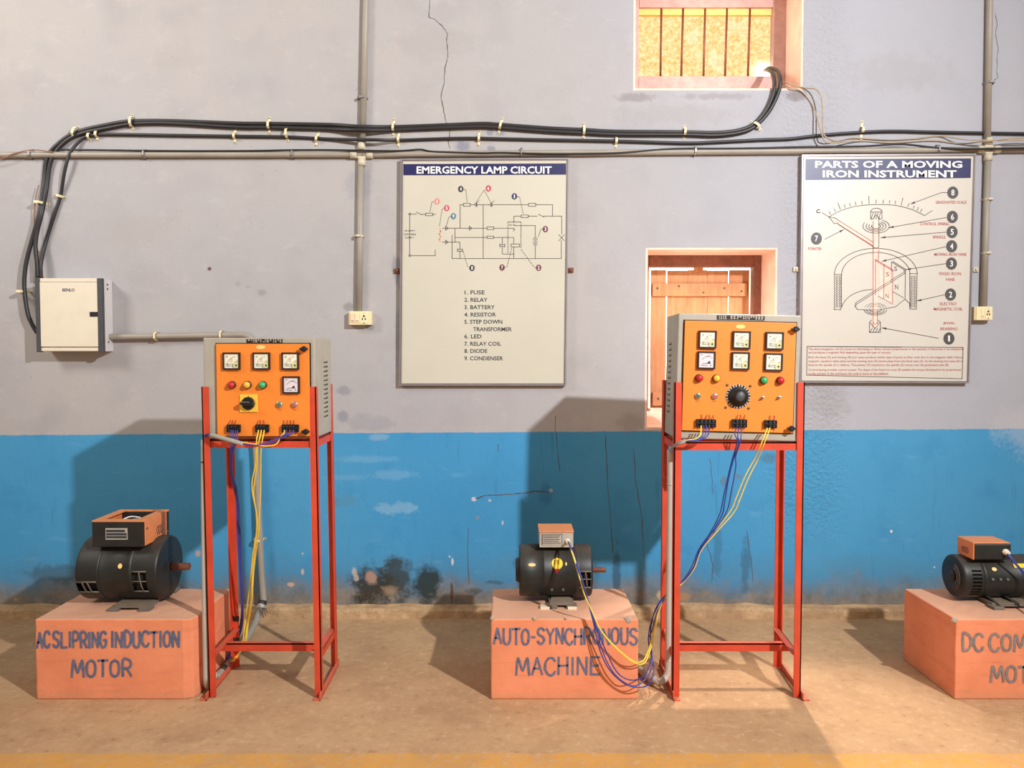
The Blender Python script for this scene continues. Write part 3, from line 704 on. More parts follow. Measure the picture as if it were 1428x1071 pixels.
for x, y in ((260,346),(366,346),(260,408)): ln.ribbon([(x,y-9),(x+12,y),(x,y+9)], w, f, True)
for x in (393, 460): ln.ribbon([(x-4,241),(x+4,233),(x+4,249)], w, f, True); L((x+7,233),(x+7,249)); L((x+8,230),(x+16,224))
for x in (313, 502): L((x,440 if x < 400 else 419),(x+22,440 if x < 400 else 419)); L((x,448 if x < 400 else 427),(x+22,448 if x < 400 else 427)); L((x,437 if x<400 else 416),(x,451 if x<400 else 430)); L((x+22,437 if x<400 else 416),(x+22,451 if x<400 else 430))
for y in (283, 468): ln.ribbon([(100+5*math.cos(i*1.05), y+5*math.sin(i*1.05)) for i in range(6)], 2, f, True)
for a, b in (((538,318),(596,318)),((596,318),(596,436)),((538,318),(538,461))): ln.dash(a, b, 2.6, f, 12)
ln.text('NC', 543, 556, 335, 327, f).text('NO', 560, 570, 335, 327, f).text('P', 562, 570, 360, 349, f)
ln.build('circuit_diagram', 'lineink', t)
ld = MB()
for a, b in (((342,172),(350,174)),((350,174),(357,232)),((432,176),(393,236)),((432,176),(465,236)),((580,205),(590,206)),((590,206),(607,284)),((206,228),(200,228)),((200,228),(189,276)),((250,258),(245,262)),((245,262),(232,340)),((282,294),(275,296)),((275,296),(263,338)),((338,448),(360,522)),((526,521),(534,518)),((534,518),(556,430)),((597,440),(655,520)),((655,520),(664,522)),((692,350),(685,352)),((685,352),(672,386))):
    ld.dash(a, b, 2.2, f, 7 if abs(a[1]-b[1]) > 20 else 1)
ld.build('leader_lines', 'lineink', t)
pk = MB(); pk.ribbon([(234,345),(238,360),(232,372),(238,384),(232,396),(236,406)], 5, f); pk.build('transformer_symbol', 'pale_pink', t)
for X, Y, s, m in ((328,171,'4','bdark'),(451,168,'6','bpink'),(567,204,'1','bnavy'),(222,226,'1','bcoral'),(265,256,'5','bpink'),(295,292,'9','bsteel'),(705,350,'3','bplum'),(378,523,'8','bdark'),(512,521,'7','bplum'),(675,522,'2','bplum')):
    d = MB().disc((X, Y), 12, 14, B(.0018)).build('number_badge', m, t)
    MB().text(s, X-4 if s != '1' else X-2.5, X+4 if s != '1' else X+2.5, Y+8, Y-8, B(.0026), .02).build('badge_digit', 'white', d)

# --- moving iron instrument
t, F = poster('cream framed chart headed PARTS OF A MOVING IRON INSTRUMENT', ((1121, 219), (1357.5, 217.5), (1348, 531.5), (1117.5, 530.5)), 'board2', ((1109.5, 375.5), (1359.5, 376)), 'fitting')
B = lambda d: (lambda X, Y: F(*z6(X, Y), d))
band = MB().poly([(106, 53), (832, 50), (830, 136), (105, 145)], B(.0012)).build('title_band', 'navy', t)
MB().text('PARTS OF A MOVING', 147, 793, 92, 61, B(.0022), .028).text('IRON INSTRUMENT', 180, 768, 134, 102, B(.0022), .028).build('title_lettering', 'white', band)
f = B(.0012); f0 = B(.0007)
ti = MB(); ti.poly([(400,326),(427,326),(427,436),(400,436)], f0); ti.poly([(400,436),(427,436),(420,790),(398,790)], B(.0006))
ti.poly([(216,308),(262,330),(399,414),(399,436),(248,340)], f0); ti.poly([(427,503),(490,540),(487,690),(445,670),(427,656)], f0); ti.build('pink_tint', 'tint', t)
g = MB(); w = 2.6; L = lambda *p: g.ribbon(p, w, f)
arc = lambda cx, cy, rx, ry, a0, a1, n=24: [(cx+rx*math.cos(math.radians(a0+(a1-a0)*i/n)), cy-ry*math.sin(math.radians(a0+(a1-a0)*i/n))) for i in range(n+1)]
sc = [(208,307),(250,284),(292,269),(340,258),(400,253),(460,253),(510,258),(565,272),(600,287),(628,301)]
sc = [(p.x, p.y) for p in catmull([(a, b, 0) for a, b in sc], 4)]; L(*sc); L((628,301),(662,279))
for i in range(17):
    p = sc[int((i+1)*(len(sc)-2)/18)]; q = sc[int((i+1)*(len(sc)-2)/18)+1]; dx, dy = q[0]-p[0], q[1]-p[1]; s = math.hypot(dx, dy); ll = 32 if i in (2, 7, 12) else 14
    L((p[0]+dy/s*6, p[1]-dx/s*6), (p[0]+dy/s*(6+ll), p[1]-dx/s*(6+ll)))
L((208,307),(178,289)); g.ribbon(arc(163,282,9,7,60,330), 3, f); L((208,307),(232,337),(250,333)); L((208,307),(236,312),(262,330))
L((391,285),(391,316),(400,316)); L((441,285),(441,316),(430,316)); L(*arc(416,285,25,16,0,180)); L((391,285),(441,285)); L((402,316),(416,297),(431,316))
for i in range(4): L((393+i*11,316),(402+i*11,288))
for rx, ry in ((58,30),(44,22),(32,16),(20,10)): L(*arc(415,348,rx,ry,150,60+360-0,30))
L((427,310),(427,436)); L(*arc(414,436,13,8,180,360,10))
L((232,560),(232,714)); L((263,560),(263,690)); L(*arc(414,560,182,115,180,0,40)); L(*arc(414,560,150,97,180,0,40)); L((562,560),(564,712)); L((595,560),(592,712)); L((232,560),(263,560)); L((562,556),(596,556)); L((230,714),(260,714),(264,690)); L((562,690),(564,712),(592,712))
L(*arc(400,720,138,94,90,170,14)); L((544,540),(542,668),(565,690))
for x0 in (236, 564):
    for i in range(14):
        for j in range(2): g.ribbon(arc(x0+7+j*14, 570+i*10, 5, 4, 0, 300, 6), 1.8, f)
L((483,505),(482,545)); L((483,505),(540,540)); L((488,502),(546,538),(540,556),(330,690),(324,702),(334,714),(420,716),(500,702),(542,668)); L((540,540),(536,550),(326,684),(322,700))
g.dash((482,545),(482,600), w, f, 5); g.dash((490,636),(538,664), w, f, 7); g.dash((424,655),(486,688), w, f, 7)
for rx, ry in ((50,26),(40,20),(28,13)): L(*arc(412,712,rx,ry,190,350,16)); g.ribbon(arc(412,712,rx,ry,20,160,14)[::1], 1.4, f)
L((386,770),(386,814),(434,814),(434,770)); L((386,770),(396,760)); L((434,770),(424,760)); L((390,772),(410,798),(430,772))
for i in range(4): L((388+i*12,814),(398+i*12,796))
for s, X, Y in (('S', 501, 534), ('S', 465, 559), ('N', 505, 615), ('N', 463, 654)): g.text(s, X-7, X+7, Y+10, Y-10, f)
for p, q in (((702,200),(566,250)),((722,310),(472,354)),((722,374),(436,398)),((720,438),(440,502)),((722,512),(548,538)),((718,648),(594,676)),((688,840),(440,794)),((190,405),(274,362))):
    L(p, q); d = Vector((p[0]-q[0], p[1]-q[1])).normalized(); nn = Vector((-d.y, d.x)); Q = Vector(q)
    g.poly([tuple(Q), tuple(Q+d*20+nn*5), tuple(Q+d*20-nn*5)], f)
L((702,200),(730,200)); g.dash((112,876),(797,882), 2.4, f, 1); L((112,876),(797,880),(793,1018),(110,1002),(112,876))
g.build('instrument_diagram', 'lineink', t)
r = MB(); L = lambda *p: r.ribbon(p, 2.8, f)
L((262,330),(402,418)); L((244,336),(402,434)); L((250,340),(402,438)); L((402,326),(402,790)); L((427,450),(424,500)); L((412,494),(412,650)); L((412,494),(490,540)); L((412,499),(490,545)); L((450,518),(448,668)); L((488,542),(487,690)); L((420,720),(420,776)); L((402,770),(410,780),(422,770))
r.build('red_diagram_lines', 'pinkink', t)
tx = MB(); f = B(.0014)
for s, x0, x1, yb in (('GRADUATED SCALE',677,812,249),('CONTROL SPRING',608,735,344),('SPINDLE',664,720,402),('MOVING IRON VANE',671,812,478),('FIXED IRON',693,788,563),('VANE',720,760,588),('ELECTRO',696,768,695),('MAGNETIC COIL',668,795,718),('JEWEL',709,762,782),('BEARING',698,772,805),('POINTER',117,176,453)):
    MB().text(s, x0, x1, yb, yb-13, f, .006).build('part_name_lettering', 'pinkink', t)
pt = MB()
for i, (s, x1, yb) in enumerate((('The electromagnetic coil (2) carries an alternating or direct current proportional to the quantity of electricity to be measured', 795, 895), ('and produces a magnetic field depending upon the type of current.', 480, 910),
    ('Both the fixed (3) and moving (4) iron vanes produce similar type of poles at their ends due to the magnetic field. Hence', 793, 931), ('magnetic repulsion takes place and the moving vane (4) moves away from the fixed vane (3). As the moving iron vane (4) is', 793, 948), ('fixed to the spindle (5) it deflects. The pointer (7) attached to the spindle (5) moves over the graduated scale (8).', 735, 965),
    ('Control spring provides control torque. The shape of the fixed iron vane (3) enables the torque developed to be proportional', 788, 986), ('to the current. In the end hence the scale is more or less uniform.', 470, 1002))):
    pt.text(s, 118, x1, yb, yb-13, f)
pt.build('paragraph_lettering', 'pinkink', t)
for X, Y, s in ((752,200,'8'),(750,307,'6'),(749,373,'5'),(747,436,'4'),(746,512,'3'),(742,648,'2'),(735,841,'1'),(153,402,'7')):
    d = MB().disc((X, Y), 24, 27, B(.0018)).build('number_badge', 'bgrey', t)
    MB().text(s, X-(7 if s != '1' else 4), X+(7 if s != '1' else 4), Y+13, Y-13, B(.0026), .015).build('badge_digit', 'white', d)

# ------------------------------------------------------------------ concrete plinths with hand-painted names
YB, DB, HB = 3.21, .43, .344
G = {'A': [[(0,0),(.5,1),(1,0)],[(.2,.36),(.82,.36)]], 'C': [[(1,.82),(.75,1),(.35,.98),(.05,.7),(.05,.3),(.35,.02),(.75,0),(1,.2)]],
 'S': [[(.95,.85),(.65,1),(.25,.97),(.06,.76),(.25,.57),(.7,.45),(.94,.25),(.7,.02),(.3,0),(.03,.15)]], 'L': [[(.1,1),(.1,0),(.95,.02)]], 'I': [[(.5,1),(.5,0)]],
 'P': [[(.1,0),(.1,1),(.7,1),(.95,.82),(.92,.62),(.65,.48),(.1,.46)]], 'R': [[(.1,0),(.1,1),(.7,1),(.95,.82),(.9,.6),(.6,.48),(.1,.46)],[(.5,.47),(1,0)]],
 'N': [[(.05,0),(.08,1),(.92,0),(.95,1)]], 'G': [[(.98,.85),(.7,1),(.3,.97),(.05,.65),(.05,.3),(.35,0),(.75,.02),(.97,.2),(.97,.45),(.6,.45)]],
 'D': [[(.1,0),(.1,1),(.6,.98),(.95,.7),(.95,.32),(.6,.02),(.1,0)]], 'U': [[(.05,1),(.07,.25),(.3,0),(.7,0),(.93,.25),(.95,1)]], 'T': [[(0,.98),(1,1)],[(.5,1),(.5,0)]],
 'O': [[(.5,1),(.15,.85),(.03,.5),(.15,.12),(.5,0),(.85,.12),(.97,.5),(.85,.87),(.5,1)]], 'M': [[(0,0),(.15,1),(.5,.25),(.85,1),(1,0)]], 'Y': [[(0,1),(.5,.5),(1,1)],[(.5,.5),(.48,0)]],
 'H': [[(.08,1),(.05,0)],[(.95,1),(.95,0)],[(.06,.5),(.95,.52)]], 'E': [[(.95,1),(.1,1),(.1,0),(.95,0)],[(.1,.5),(.8,.52)]], '-': [[(.15,.45),(.85,.45)]]}
NAR = {'I': .35, '-': .6, 'M': 1.3}
def paint(m, word, x0, x1, yb, yt, fn, w):
    ws = [NAR.get(c, 1.0) for c in word]; u = (x1-x0)/(sum(ws)+.28*(len(word)-1)); x = x0
    for c, k in zip(word, ws):
        dy = random.uniform(-.8, .8); dh = random.uniform(-.6, .6)
        for st in G[c]:
            pts = [(x+a*k*u, yb+dy+(yt+dh-yb)*b) for a, b in st]
            if len(st) > 4:
                pts = [(p.x, p.y) for p in catmull([(a, b, 0) for a, b in pts], 3)]
            for i, (a, b) in enumerate(zip(pts, pts[1:])): m.ribbon([a, b], w*random.uniform(.9, 1.1), lambda X, Y, d=i % 6: fn(X, Y, d))
        x += (k+.28)*u
def block_material(name, c, top):
    k = NT(name); p = k.pos(); x, y, z = k.sep(p); n1 = k.noise(p, 5, 5); n2 = k.noise(p, 30, 4, .7)
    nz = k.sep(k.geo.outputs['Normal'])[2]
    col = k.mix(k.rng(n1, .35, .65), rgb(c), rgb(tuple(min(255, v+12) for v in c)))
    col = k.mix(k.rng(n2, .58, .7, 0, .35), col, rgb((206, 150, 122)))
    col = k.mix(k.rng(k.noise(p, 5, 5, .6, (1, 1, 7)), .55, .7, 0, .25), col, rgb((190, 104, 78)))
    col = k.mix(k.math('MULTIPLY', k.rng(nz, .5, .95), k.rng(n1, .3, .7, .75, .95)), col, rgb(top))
    g = k.math('ADD', z, k.math('MULTIPLY', k.math('SUBTRACT', n1, .5), .12))
    col = k.mix(k.rng(g, .05, -.01, 0, .6), col, rgb((196, 140, 102)))
    k.bump(n2, .35, .006); return k.done(col, .8, 0, .25)
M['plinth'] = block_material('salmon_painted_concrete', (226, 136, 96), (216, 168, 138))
M['chip'] = pmat('bare_chipped_concrete', (176, 156, 136), .9, var=.2, scale=60, bump=.5)
def plinth(x0, x1, label, words, mat, chips, w, chamfer=0.0):
    t = thing('concrete_plinth', label, 'plinth', ((x0+x1)/2, YB+DB/2, 0))
    m = MB(); nx, ny, nz = 14, 9, 8; idx = {}
    def jit(i, j, k):
        key = (i, j, k)
        if key not in idx:
            x = x0+(x1-x0)*i/nx; y = YB+DB*j/ny; z = HB*k/nz
            a = .0014; dx, dy, dz = (random.uniform(-a, a) for _ in range(3))
            if chamfer and i == nx and j == 0: dx -= chamfer; dy += chamfer
            edge = sum((i in (0, nx), j in (0, ny), k == nz))
            if j == 0 and edge == 1: dy = 0
            m.v.append((x+dx, y+dy, z+(dz if k else 0))); idx[key] = len(m.v)-1
        return idx[key]
    def face(a, b, c, d): m.f.append((a, b, c, d)); m.s.append(False)
    for i in range(nx):
        for k in range(nz):
            face(jit(i,0,k), jit(i+1,0,k), jit(i+1,0,k+1), jit(i,0,k+1)); face(jit(i+1,ny,k), jit(i,ny,k), jit(i,ny,k+1), jit(i+1,ny,k+1))
        for j in range(ny): face(jit(i,j,nz), jit(i+1,j,nz), jit(i+1,j+1,nz), jit(i,j+1,nz)); face(jit(i,j+1,0), jit(i+1,j+1,0), jit(i+1,j,0), jit(i,j,0))
    for j in range(ny):
        for k in range(nz): face(jit(0,j+1,k), jit(0,j,k), jit(0,j,k+1), jit(0,j+1,k+1)); face(jit(nx,j,k), jit(nx,j+1,k), jit(nx,j+1,k+1), jit(nx,j,k+1))
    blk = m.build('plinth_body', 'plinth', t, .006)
    for wd, a, b, yb, yt in words:
        q = MB(); paint(q, wd, a, b, yb, yt, lambda X, Y, d=0: at(X, Y, YB-.0018-.00025*d), w); q.build('painted_word', mat, t)
    if chips:
        q = MB()
        for px, py, s in chips:
            c = at(px, py, YB+.002); q.lathe([(-.006, s*.4), (0, s), (.006, s*.5)], c, (0, -1, 0), 7, True, False)
        split(q, 'chipped_corner', 'chip', t)
    return t
XB1, XB2, XB3 = (at(51, 975, YB).x, at(272, 975, YB).x), (at(684.5, 975, YB).x, at(889.5, 975, YB).x), (at(1331, 976, YB).x, at(1331, 976, YB).x+.63)
plinth(*XB1, 'salmon concrete plinth painted AC SLIPRING INDUCTION MOTOR', [('AC', 51.5, 69, 903, 882), ('SLIPRING', 74, 148, 903, 882), ('INDUCTION', 155, 250, 902, 881), ('MOTOR', 100, 183, 943.5, 921)], 'letter', None, 3.3, .012)
plinth(*XB2, 'salmon concrete plinth painted AUTO-SYNCHRONOUS MACHINE', [('AUTO-SYNCHRONOUS', 689, 889, 898, 876.5), ('MACHINE', 720, 837, 941, 917)], 'letter', [(876, 864.5, .018), (745, 863, .010), (686, 863, .010), (789, 862.5, .007)], 2.9)
plinth(*XB3, 'salmon concrete plinth painted DC COMPOUND MOTOR, cut by the right edge', [('DC', 1342, 1371, 908, 885), ('COMPOUND', 1380, 1518, 908, 885), ('MOTOR', 1382, 1470, 951, 929)], 'letter2', [(1331, 865, .014)], 3.5)

# ------------------------------------------------------------------ motors
def motor(label, x0, x1, cy, cz, r, lb, rb, vents, shaft, box, foot, extra=None, bearing=None, vent_bars=True):
    """axis along x; lb / rb: where the bells end; vents: (bell, x0, x1, angle0, angle1, kind)"""
    t = thing('electric_motor', label, 'motor', ((x0+x1)/2, cy, HB))
    o = (0, cy, cz); n = 72
    MB().lathe([(lb, r*.985), (lb+.006, r*1.0), (lb+.008, r*.985), (rb-.008, r*.985), (rb-.006, r), (rb, r*.985)], o, (1, 0, 0), n, False).build('stator_body', 'motor', t)
    MB().lathe([(x0+.012, r*.45), (x0+.012, r*.86), (x1-.012, r*.86), (x1-.012, r*.45)], o, (1, 0, 0), 40, False).build('winding_core', 'motorin', t)
    def bell(a, b, inner, side):
        ts = sorted(set([a, b]+[v for q in vents if q[0] == side for v in q[1:3]]))
        prof = [(s, r*.995) for s in ts]
        nd = .012; out, sgn = (a, 1) if side == 'L' else (b, -1)
        prof = [p for p in prof if abs(p[0]-out) > nd]
        rim = [(out+sgn*nd, r*.995), (out+sgn*.004, r*.975), (out, r*.93), (out-sgn*.002*0, r*.30)]
        prof = (rim[::-1]+prof) if side == 'L' else (prof+rim)
        def skip(s, ang):
            for q in vents:
                if q[0] == side and q[1] < s < q[2] and q[3] < ang < q[4]:
                    if q[5] == 'slots': return int((ang-q[3])/5) % 2 == 0
                    return True
            return False
        return MB().lathe(prof, o, (1, 0, 0), n if not any(q[5] == 'slots' for q in vents) else 144, True, True, skip).build('end_bell', 'motor', t)
    bells = {'L': bell(x0, lb, lb, 'L'), 'R': bell(rb, x1, rb, 'R')}
    P = lambda x, ang, rr: Vector((x, cy-rr*math.sin(math.radians(ang)), cz+rr*math.cos(math.radians(ang))))
    for q in vents:
        if q[5] == 'slots': continue
        m = MB()
        for ang in (q[3], q[4]):
            m.tube([P(q[1], ang, r*.99), P(q[2], ang, r*.99)], .0035, 6)
        for u in ([.28, .55] if q[2]-q[1] > .08 else [.5]):
            x = q[1]+(q[2]-q[1])*u; m.tube([P(x+.01*i/6, q[3]+(q[4]-q[3])*i/6, r*.995) for i in range(7)], .0028, 6)
        if q[2]-q[1] <= .08:
            am = q[3]+(q[4]-q[3])*.45; m.tube([P(q[1], am, r*.985), P(q[2], am, r*.985)], .0022, 6)
        m.build('vent_bars', 'motorgrey', bells[q[0]])
    if shaft:
        s0, s1, sr = shaft
        sh = MB().lathe([(min(s0, s1), sr*.92), (min(s0, s1)+.003, sr), (max(s0, s1)-.003, sr), (max(s0, s1), sr*.92)], o, (1, 0, 0), 20).build('shaft', 'rust', t)
        MB().lathe([(s0-.004, sr*2.4), (s0+.008*(1 if s1 > s0 else -1), sr*1.7)], o, (1, 0, 0), 20).build('shaft_seal', 'motor', sh)
    if bearing:
        MB().lathe([(x0-bearing, r*.30), (x0-bearing, r*.42), (x0-.004, r*.48), (x0+.004, r*.48)], o, (1, 0, 0), 24).build('bearing_cap', 'motor', bells['L'])
    # foot
    fx0, fx1, fw, fm = foot
    for s in (-1, 1):
        m = MB()
        m.prism([(fx0+.012, cy+s*.03, cz-r*.94), (fx1-.012, cy+s*.03, cz-r*.94), (fx1, cy+s*fw, HB+.012), (fx0, cy+s*fw, HB+.012)], (0, s*.02, 0))
        for xx in (fx0-.012, fx1-.035): m.box(xx, xx+.047, cy+min(s*(fw-.02), s*(fw+.035)), cy+max(s*(fw-.02), s*(fw+.035)), HB, HB+.013)
        m.box(fx0, fx1, cy+min(s*.0, s*(fw)), cy+max(s*.0, s*fw), HB+.005, HB+.02)
        m.build('mounting_foot', fm, t, .002)
    if extra: extra(t, P, bells)
    return t, P
def sticker(t, P, r, x, ang, hw, ha, m, name, shape='oval', digits=None):
    q = MB(); n = 24; pts = []
    for i in range(n):
        a = 2*math.pi*i/n
        pts.append((x+hw*math.cos(a), ang+ha*math.sin(a)))
    if shape == 'tri': pts = [(x-hw, ang-ha), (x+hw, ang-ha), (x, ang+ha)]
    q.poly(pts, lambda u, v: P(u, v, r+.0015+.0025*max(0, 1-abs(u-x)/hw)*0)); o = q.build(name, m, t)
    if digits: MB().text(digits, x-hw*.5, x+hw*.35, ang+ha*.1, ang-ha*.55, lambda u, v: P(u, v, r+.004), .0).build('sticker_writing', 'ink', o)
    return o
# slip-ring motor (left)
mx0, mx1, my, mz, mr = -1.912, -1.553, 3.465, .499, .141
def ex1(t, P, bells):
    x0, x1, y0, y1, z0, z1 = -1.832, -1.604, 3.33, 3.575, .622, .732
    b = MB(); th = .018
    b.box(x0, x1, y0, y0+th, z0, z1); b.box(x0, x1, y1-th, y1, z0, z1-.004); b.box(x0, x1, y0+th, y1-th, z0, z0+.02)
    b = b.build('terminal_box', 'motor', t, .003)
    s = MB(); s.box(x0, x0+th, y0+th, y1-th, z0+.02, z1); s.box(x1-th, x1+.002, y0+.004, y1-.03, z0+.004, z1)
    split(s, 'side_panel', 'morange', b, .002)
    k = MB(); w = .036; k.box(x0, x1, y0, y0+w, z1, z1+.006); k.box(x0, x1, y1-.022, y1, z1, z1+.006); k.box(x0, x0+w, y0+w, y1-.022, z1, z1+.006); k.box(x1-.042, x1, y0+w, y1-.022, z1, z1+.006)
    k.build('open_rim', 'morange', b, .001)
    c = MB()
    for i in range(3):
        cx, cy0 = (x0+x1)/2+.02*i-.01, (y0+y1)/2+.03
        c.tube([(cx+(.05+.006*i)*math.cos(a*.35), cy0+(.04+.005*i)*math.sin(a*.35), z1-.035+.004*i) for a in range(19)], .003, 6)
    c.tube(catmull([(x0+.06, y0+.06, z1-.03), (x0+.10, y0+.12, z1-.004), (x0+.12, y0+.19, z1-.02)], 5), .003, 6)
    c.build('loose_leads', 'white', b)
    n0, n1 = at(*[z3(407, 250)[i] for i in (0, 1)], y0), at(*[z3(511, 195)[i] for i in (0, 1)], y0)
    pl = MB().box(n0.x, n1.x, y0-.003, y0, n0.z, n1.z).build('rating_plate', 'plate', b)
    tt = MB(); hgt = n1.z-n0.z
    for u in (.12, .38, .66): tt.box(n0.x+.003, n1.x-.003-(.007 if u > .6 else 0), y0-.0038, y0-.0028, n0.z+hgt*u, n0.z+hgt*(u+.2))
    tt.build('plate_marks', 'ink', pl)
    lo = MB()
    for k in range(3): lo.ribbon([(3.44+k*.018, .668), (3.452+k*.018, .688), (3.464+k*.018, .668), (3.452+k*.018, .648)], .0028, lambda Y, Z: Vector((x1+.0032, Y, Z)), True)
    lo.build('side_emblem', 'bezel', b)
    sticker(bells['L'].parent, P, mr, (z3(475, 0)[0]-714)/FPX*3.36, 74, .0095, 4.5, 'sticker', 'maker_sticker')
    bb = MB()
    for yy, zz in ((3.35, .70), (3.55, .64)): bb.cyl((x1+.001, yy, zz), (x1+.006, yy, zz), .005, n=8)
    split(bb, 'screw', 'steel', b)
motor('large black motor with an open orange terminal box on the AC slipring plinth', mx0, mx1, my, mz, mr, -1.808, -1.672,
      [('L', -1.905, -1.818, 103, 126, 'open'), ('R', -1.660, -1.598, 84, 124, 'open')], (mx1, mx1+.088, .0165), None, (-1.748, -1.590, .125, 'motorgrey'), ex1)
# auto-synchronous machine (middle)
nx0, nx1, ny, nz, nr = .033, .358, 3.475, .481, .1165
def ex2(t, P, bells):
    y0 = 3.395; a, b_ = at(752.3, 763.5, y0), at(799.5, 742.5, y0); y1 = y0+.15
    b = MB().box(a.x, b_.x, y0, y1, a.z, b_.z).build('terminal_box', 'boxgrey', t, .002)
    MB().box(a.x-.003, b_.x+.003, y0-.003, y1+.004, b_.z, b_.z+.006).build('box_lid', 'morange', b, .002)
    n0, n1 = at(756, 759.5, y0), at(784, 744.5, y0)
    pl = MB().box(n0.x, n1.x, y0-.003, y0, n0.z, n1.z).build('rating_plate', 'plate', b)
    q = MB(); hgt = n1.z-n0.z
    q.box(n0.x, n1.x, y0-.0036, y0-.0028, n1.z-.0022, n1.z).box(n0.x, n0.x+.002, y0-.0036, y0-.0028, n0.z, n1.z).box(n1.x-.002, n1.x, y0-.0036, y0-.0028, n0.z, n1.z)
    for u in (.14, .30, .47, .64, .80): q.box(n0.x+.004, n1.x-random.uniform(.006, .02), y0-.0036, y0-.0028, n0.z+hgt*u, n0.z+hgt*(u+.055))
    q.build('plate_marks', 'ink', pl)
    g = at(791.5, 754.5, y0); MB().lathe([(-.004, .011), (.008, .011), (.009, .008), (.018, .007)], g, (0, -1, 0), 12).build('cable_gland', 'cream', b)
    ks = FPX/3.38
    st = sticker(t, P, nr, (777.5-714)/ks, 61, .0245, 12.5, 'yelsticker', 'round_sticker', 'oval', '15')
    sticker(t, P, nr+.0016, (776.5-714)/ks, 78, .012, 5.5, 'lampred', 'triangle_sticker', 'tri', 'TA')
    sticker(t, P, nr, (742-714)/ks, 64, .0165, 3.5, 'sticker', 'maker_sticker')
    sticker(t, P, nr, (790-714)/ks, 62, .0032, 4, 'sticker', 'paper_tag')
    k = MB()
    for x in (770, 786): k.lathe([(0, .008), (.004, .006)], P((x-714)/ks, 122, nr*.985), tuple((P(0, 122, 1)-P(0, 122, 0))[:]), 8) if False else k.cyl(P((x-714)/ks, 122, nr*.98), P((x-714)/ks, 122, nr+.004), .006, n=8)
    split(k, 'bolt_head', 'motorgrey', t)
    w = MB()
    for px in (760, 798): c = at(px, 843, 3.345); w.box(c.x-.02, c.x+.02, 3.335, 3.37, HB, HB+.012)
    split(w, 'packing_shim', 'paper', t)
motor('black motor with a grey and orange terminal box on the AUTO-SYNCHRONOUS plinth', nx0, nx1, ny, nz, nr, .140, .288,
      [('R', .298, .350, 78, 116, 'open')], (nx1, nx1+.070, .0125), None, (.165, .275, .10, 'motorgrey'), ex2, bearing=.016)
# DC motor (right)
dx0, dx1, dy, dz, dr = 2.01, 2.42, 3.475, .455, .096
def ex3(t, P, bells):
    y0 = 3.385; a, b_ = at(1358, 779, y0), at(1410.5, 758.5, y0); y1 = y0+.125
    b = MB().box(a.x+.004, b_.x, y0, y1, a.z-.006, b_.z).build('terminal_box', 'motor', t, .006)
    m = MB(); m.box(a.x-.001, b_.x-.004, y0+.001, y1, b_.z, b_.z+.006); m.box(a.x-.003, a.x+.004, y0+.001, y1, a.z-.006, b_.z+.005); m.build('box_lid', 'morange', b, .003)
    lo = MB()
    for k in range(4): lo.ribbon([(y0+.035+k*.013, a.z+.024), (y0+.042+k*.013, a.z+.038), (y0+.049+k*.013, a.z+.026), (y0+.042+k*.013, a.z+.012)], .0025, lambda Y, Z: Vector((a.x-.0042, Y, Z)), True)
    lo.build('side_emblem', 'rust', b)
    g = at(1402, 769.5, y0); MB().lathe([(-.004, .013), (.010, .013), (.011, .010), (.022, .009)], g, (0, -1, 0), 14).build('cable_gland', 'cream', b)
    ks = FPX/3.40
    sticker(t, P, dr, (1391.5-714)/ks, 58, .011, 5, 'sticker', 'maker_sticker')
    q = MB().poly([((1421-714)/ks, 42), ((1440-714)/ks, 42), ((1440-714)/ks, 54), ((1421-714)/ks, 54)], lambda u, v: P(u, v, dr+.0015)).build('yellow_sticker', 'yelsticker', t)
    MB().lathe([(dx0-.010, .004), (dx0-.010, .020), (dx0+.002, .026)], (0, dy, dz), (1, 0, 0), 20).build('bearing_cap', 'motor', bells['L'])
    rr = MB()
    for k in range(3): rr.tube([(dx0-.004, dy-(.04+.012*k)*math.sin(math.radians(s)), dz+(.04+.012*k)*math.cos(math.radians(s))) for s in range(20, 150, 12)], .002, 6)
    rr.build('end_rib', 'motorgrey', bells['L'])
    k = MB()
    for px, an in ((1387, 84), (1398, 84), (1408, 84)): k.cyl(P((px-714)/ks, an, dr*.97), P((px-714)/ks, an, dr+.004), .006, n=8)
    split(k, 'bolt_head', 'motorgrey', t)
    f = MB()
    for px in (1382, 1408):
        c = at(px, 826, 3.38); f.prism([(c.x, 3.40, dz-dr*.8), (c.x, 3.52, dz-dr*.8), (c.x+.012, 3.56, HB+.014), (c.x+.012, 3.345, HB+.014)], (.012, 0, 0))
    split(f, 'foot_rib', 'motor', t)
motor('black motor with an orange lidded box on the DC plinth, cut by the right edge', dx0, dx1, dy, dz, dr, 2.105, 2.33,
      [('L', 2.045, 2.088, 60, 140, 'slots')], None, None, (2.12, 2.30, .115, 'motorgrey'), ex3)

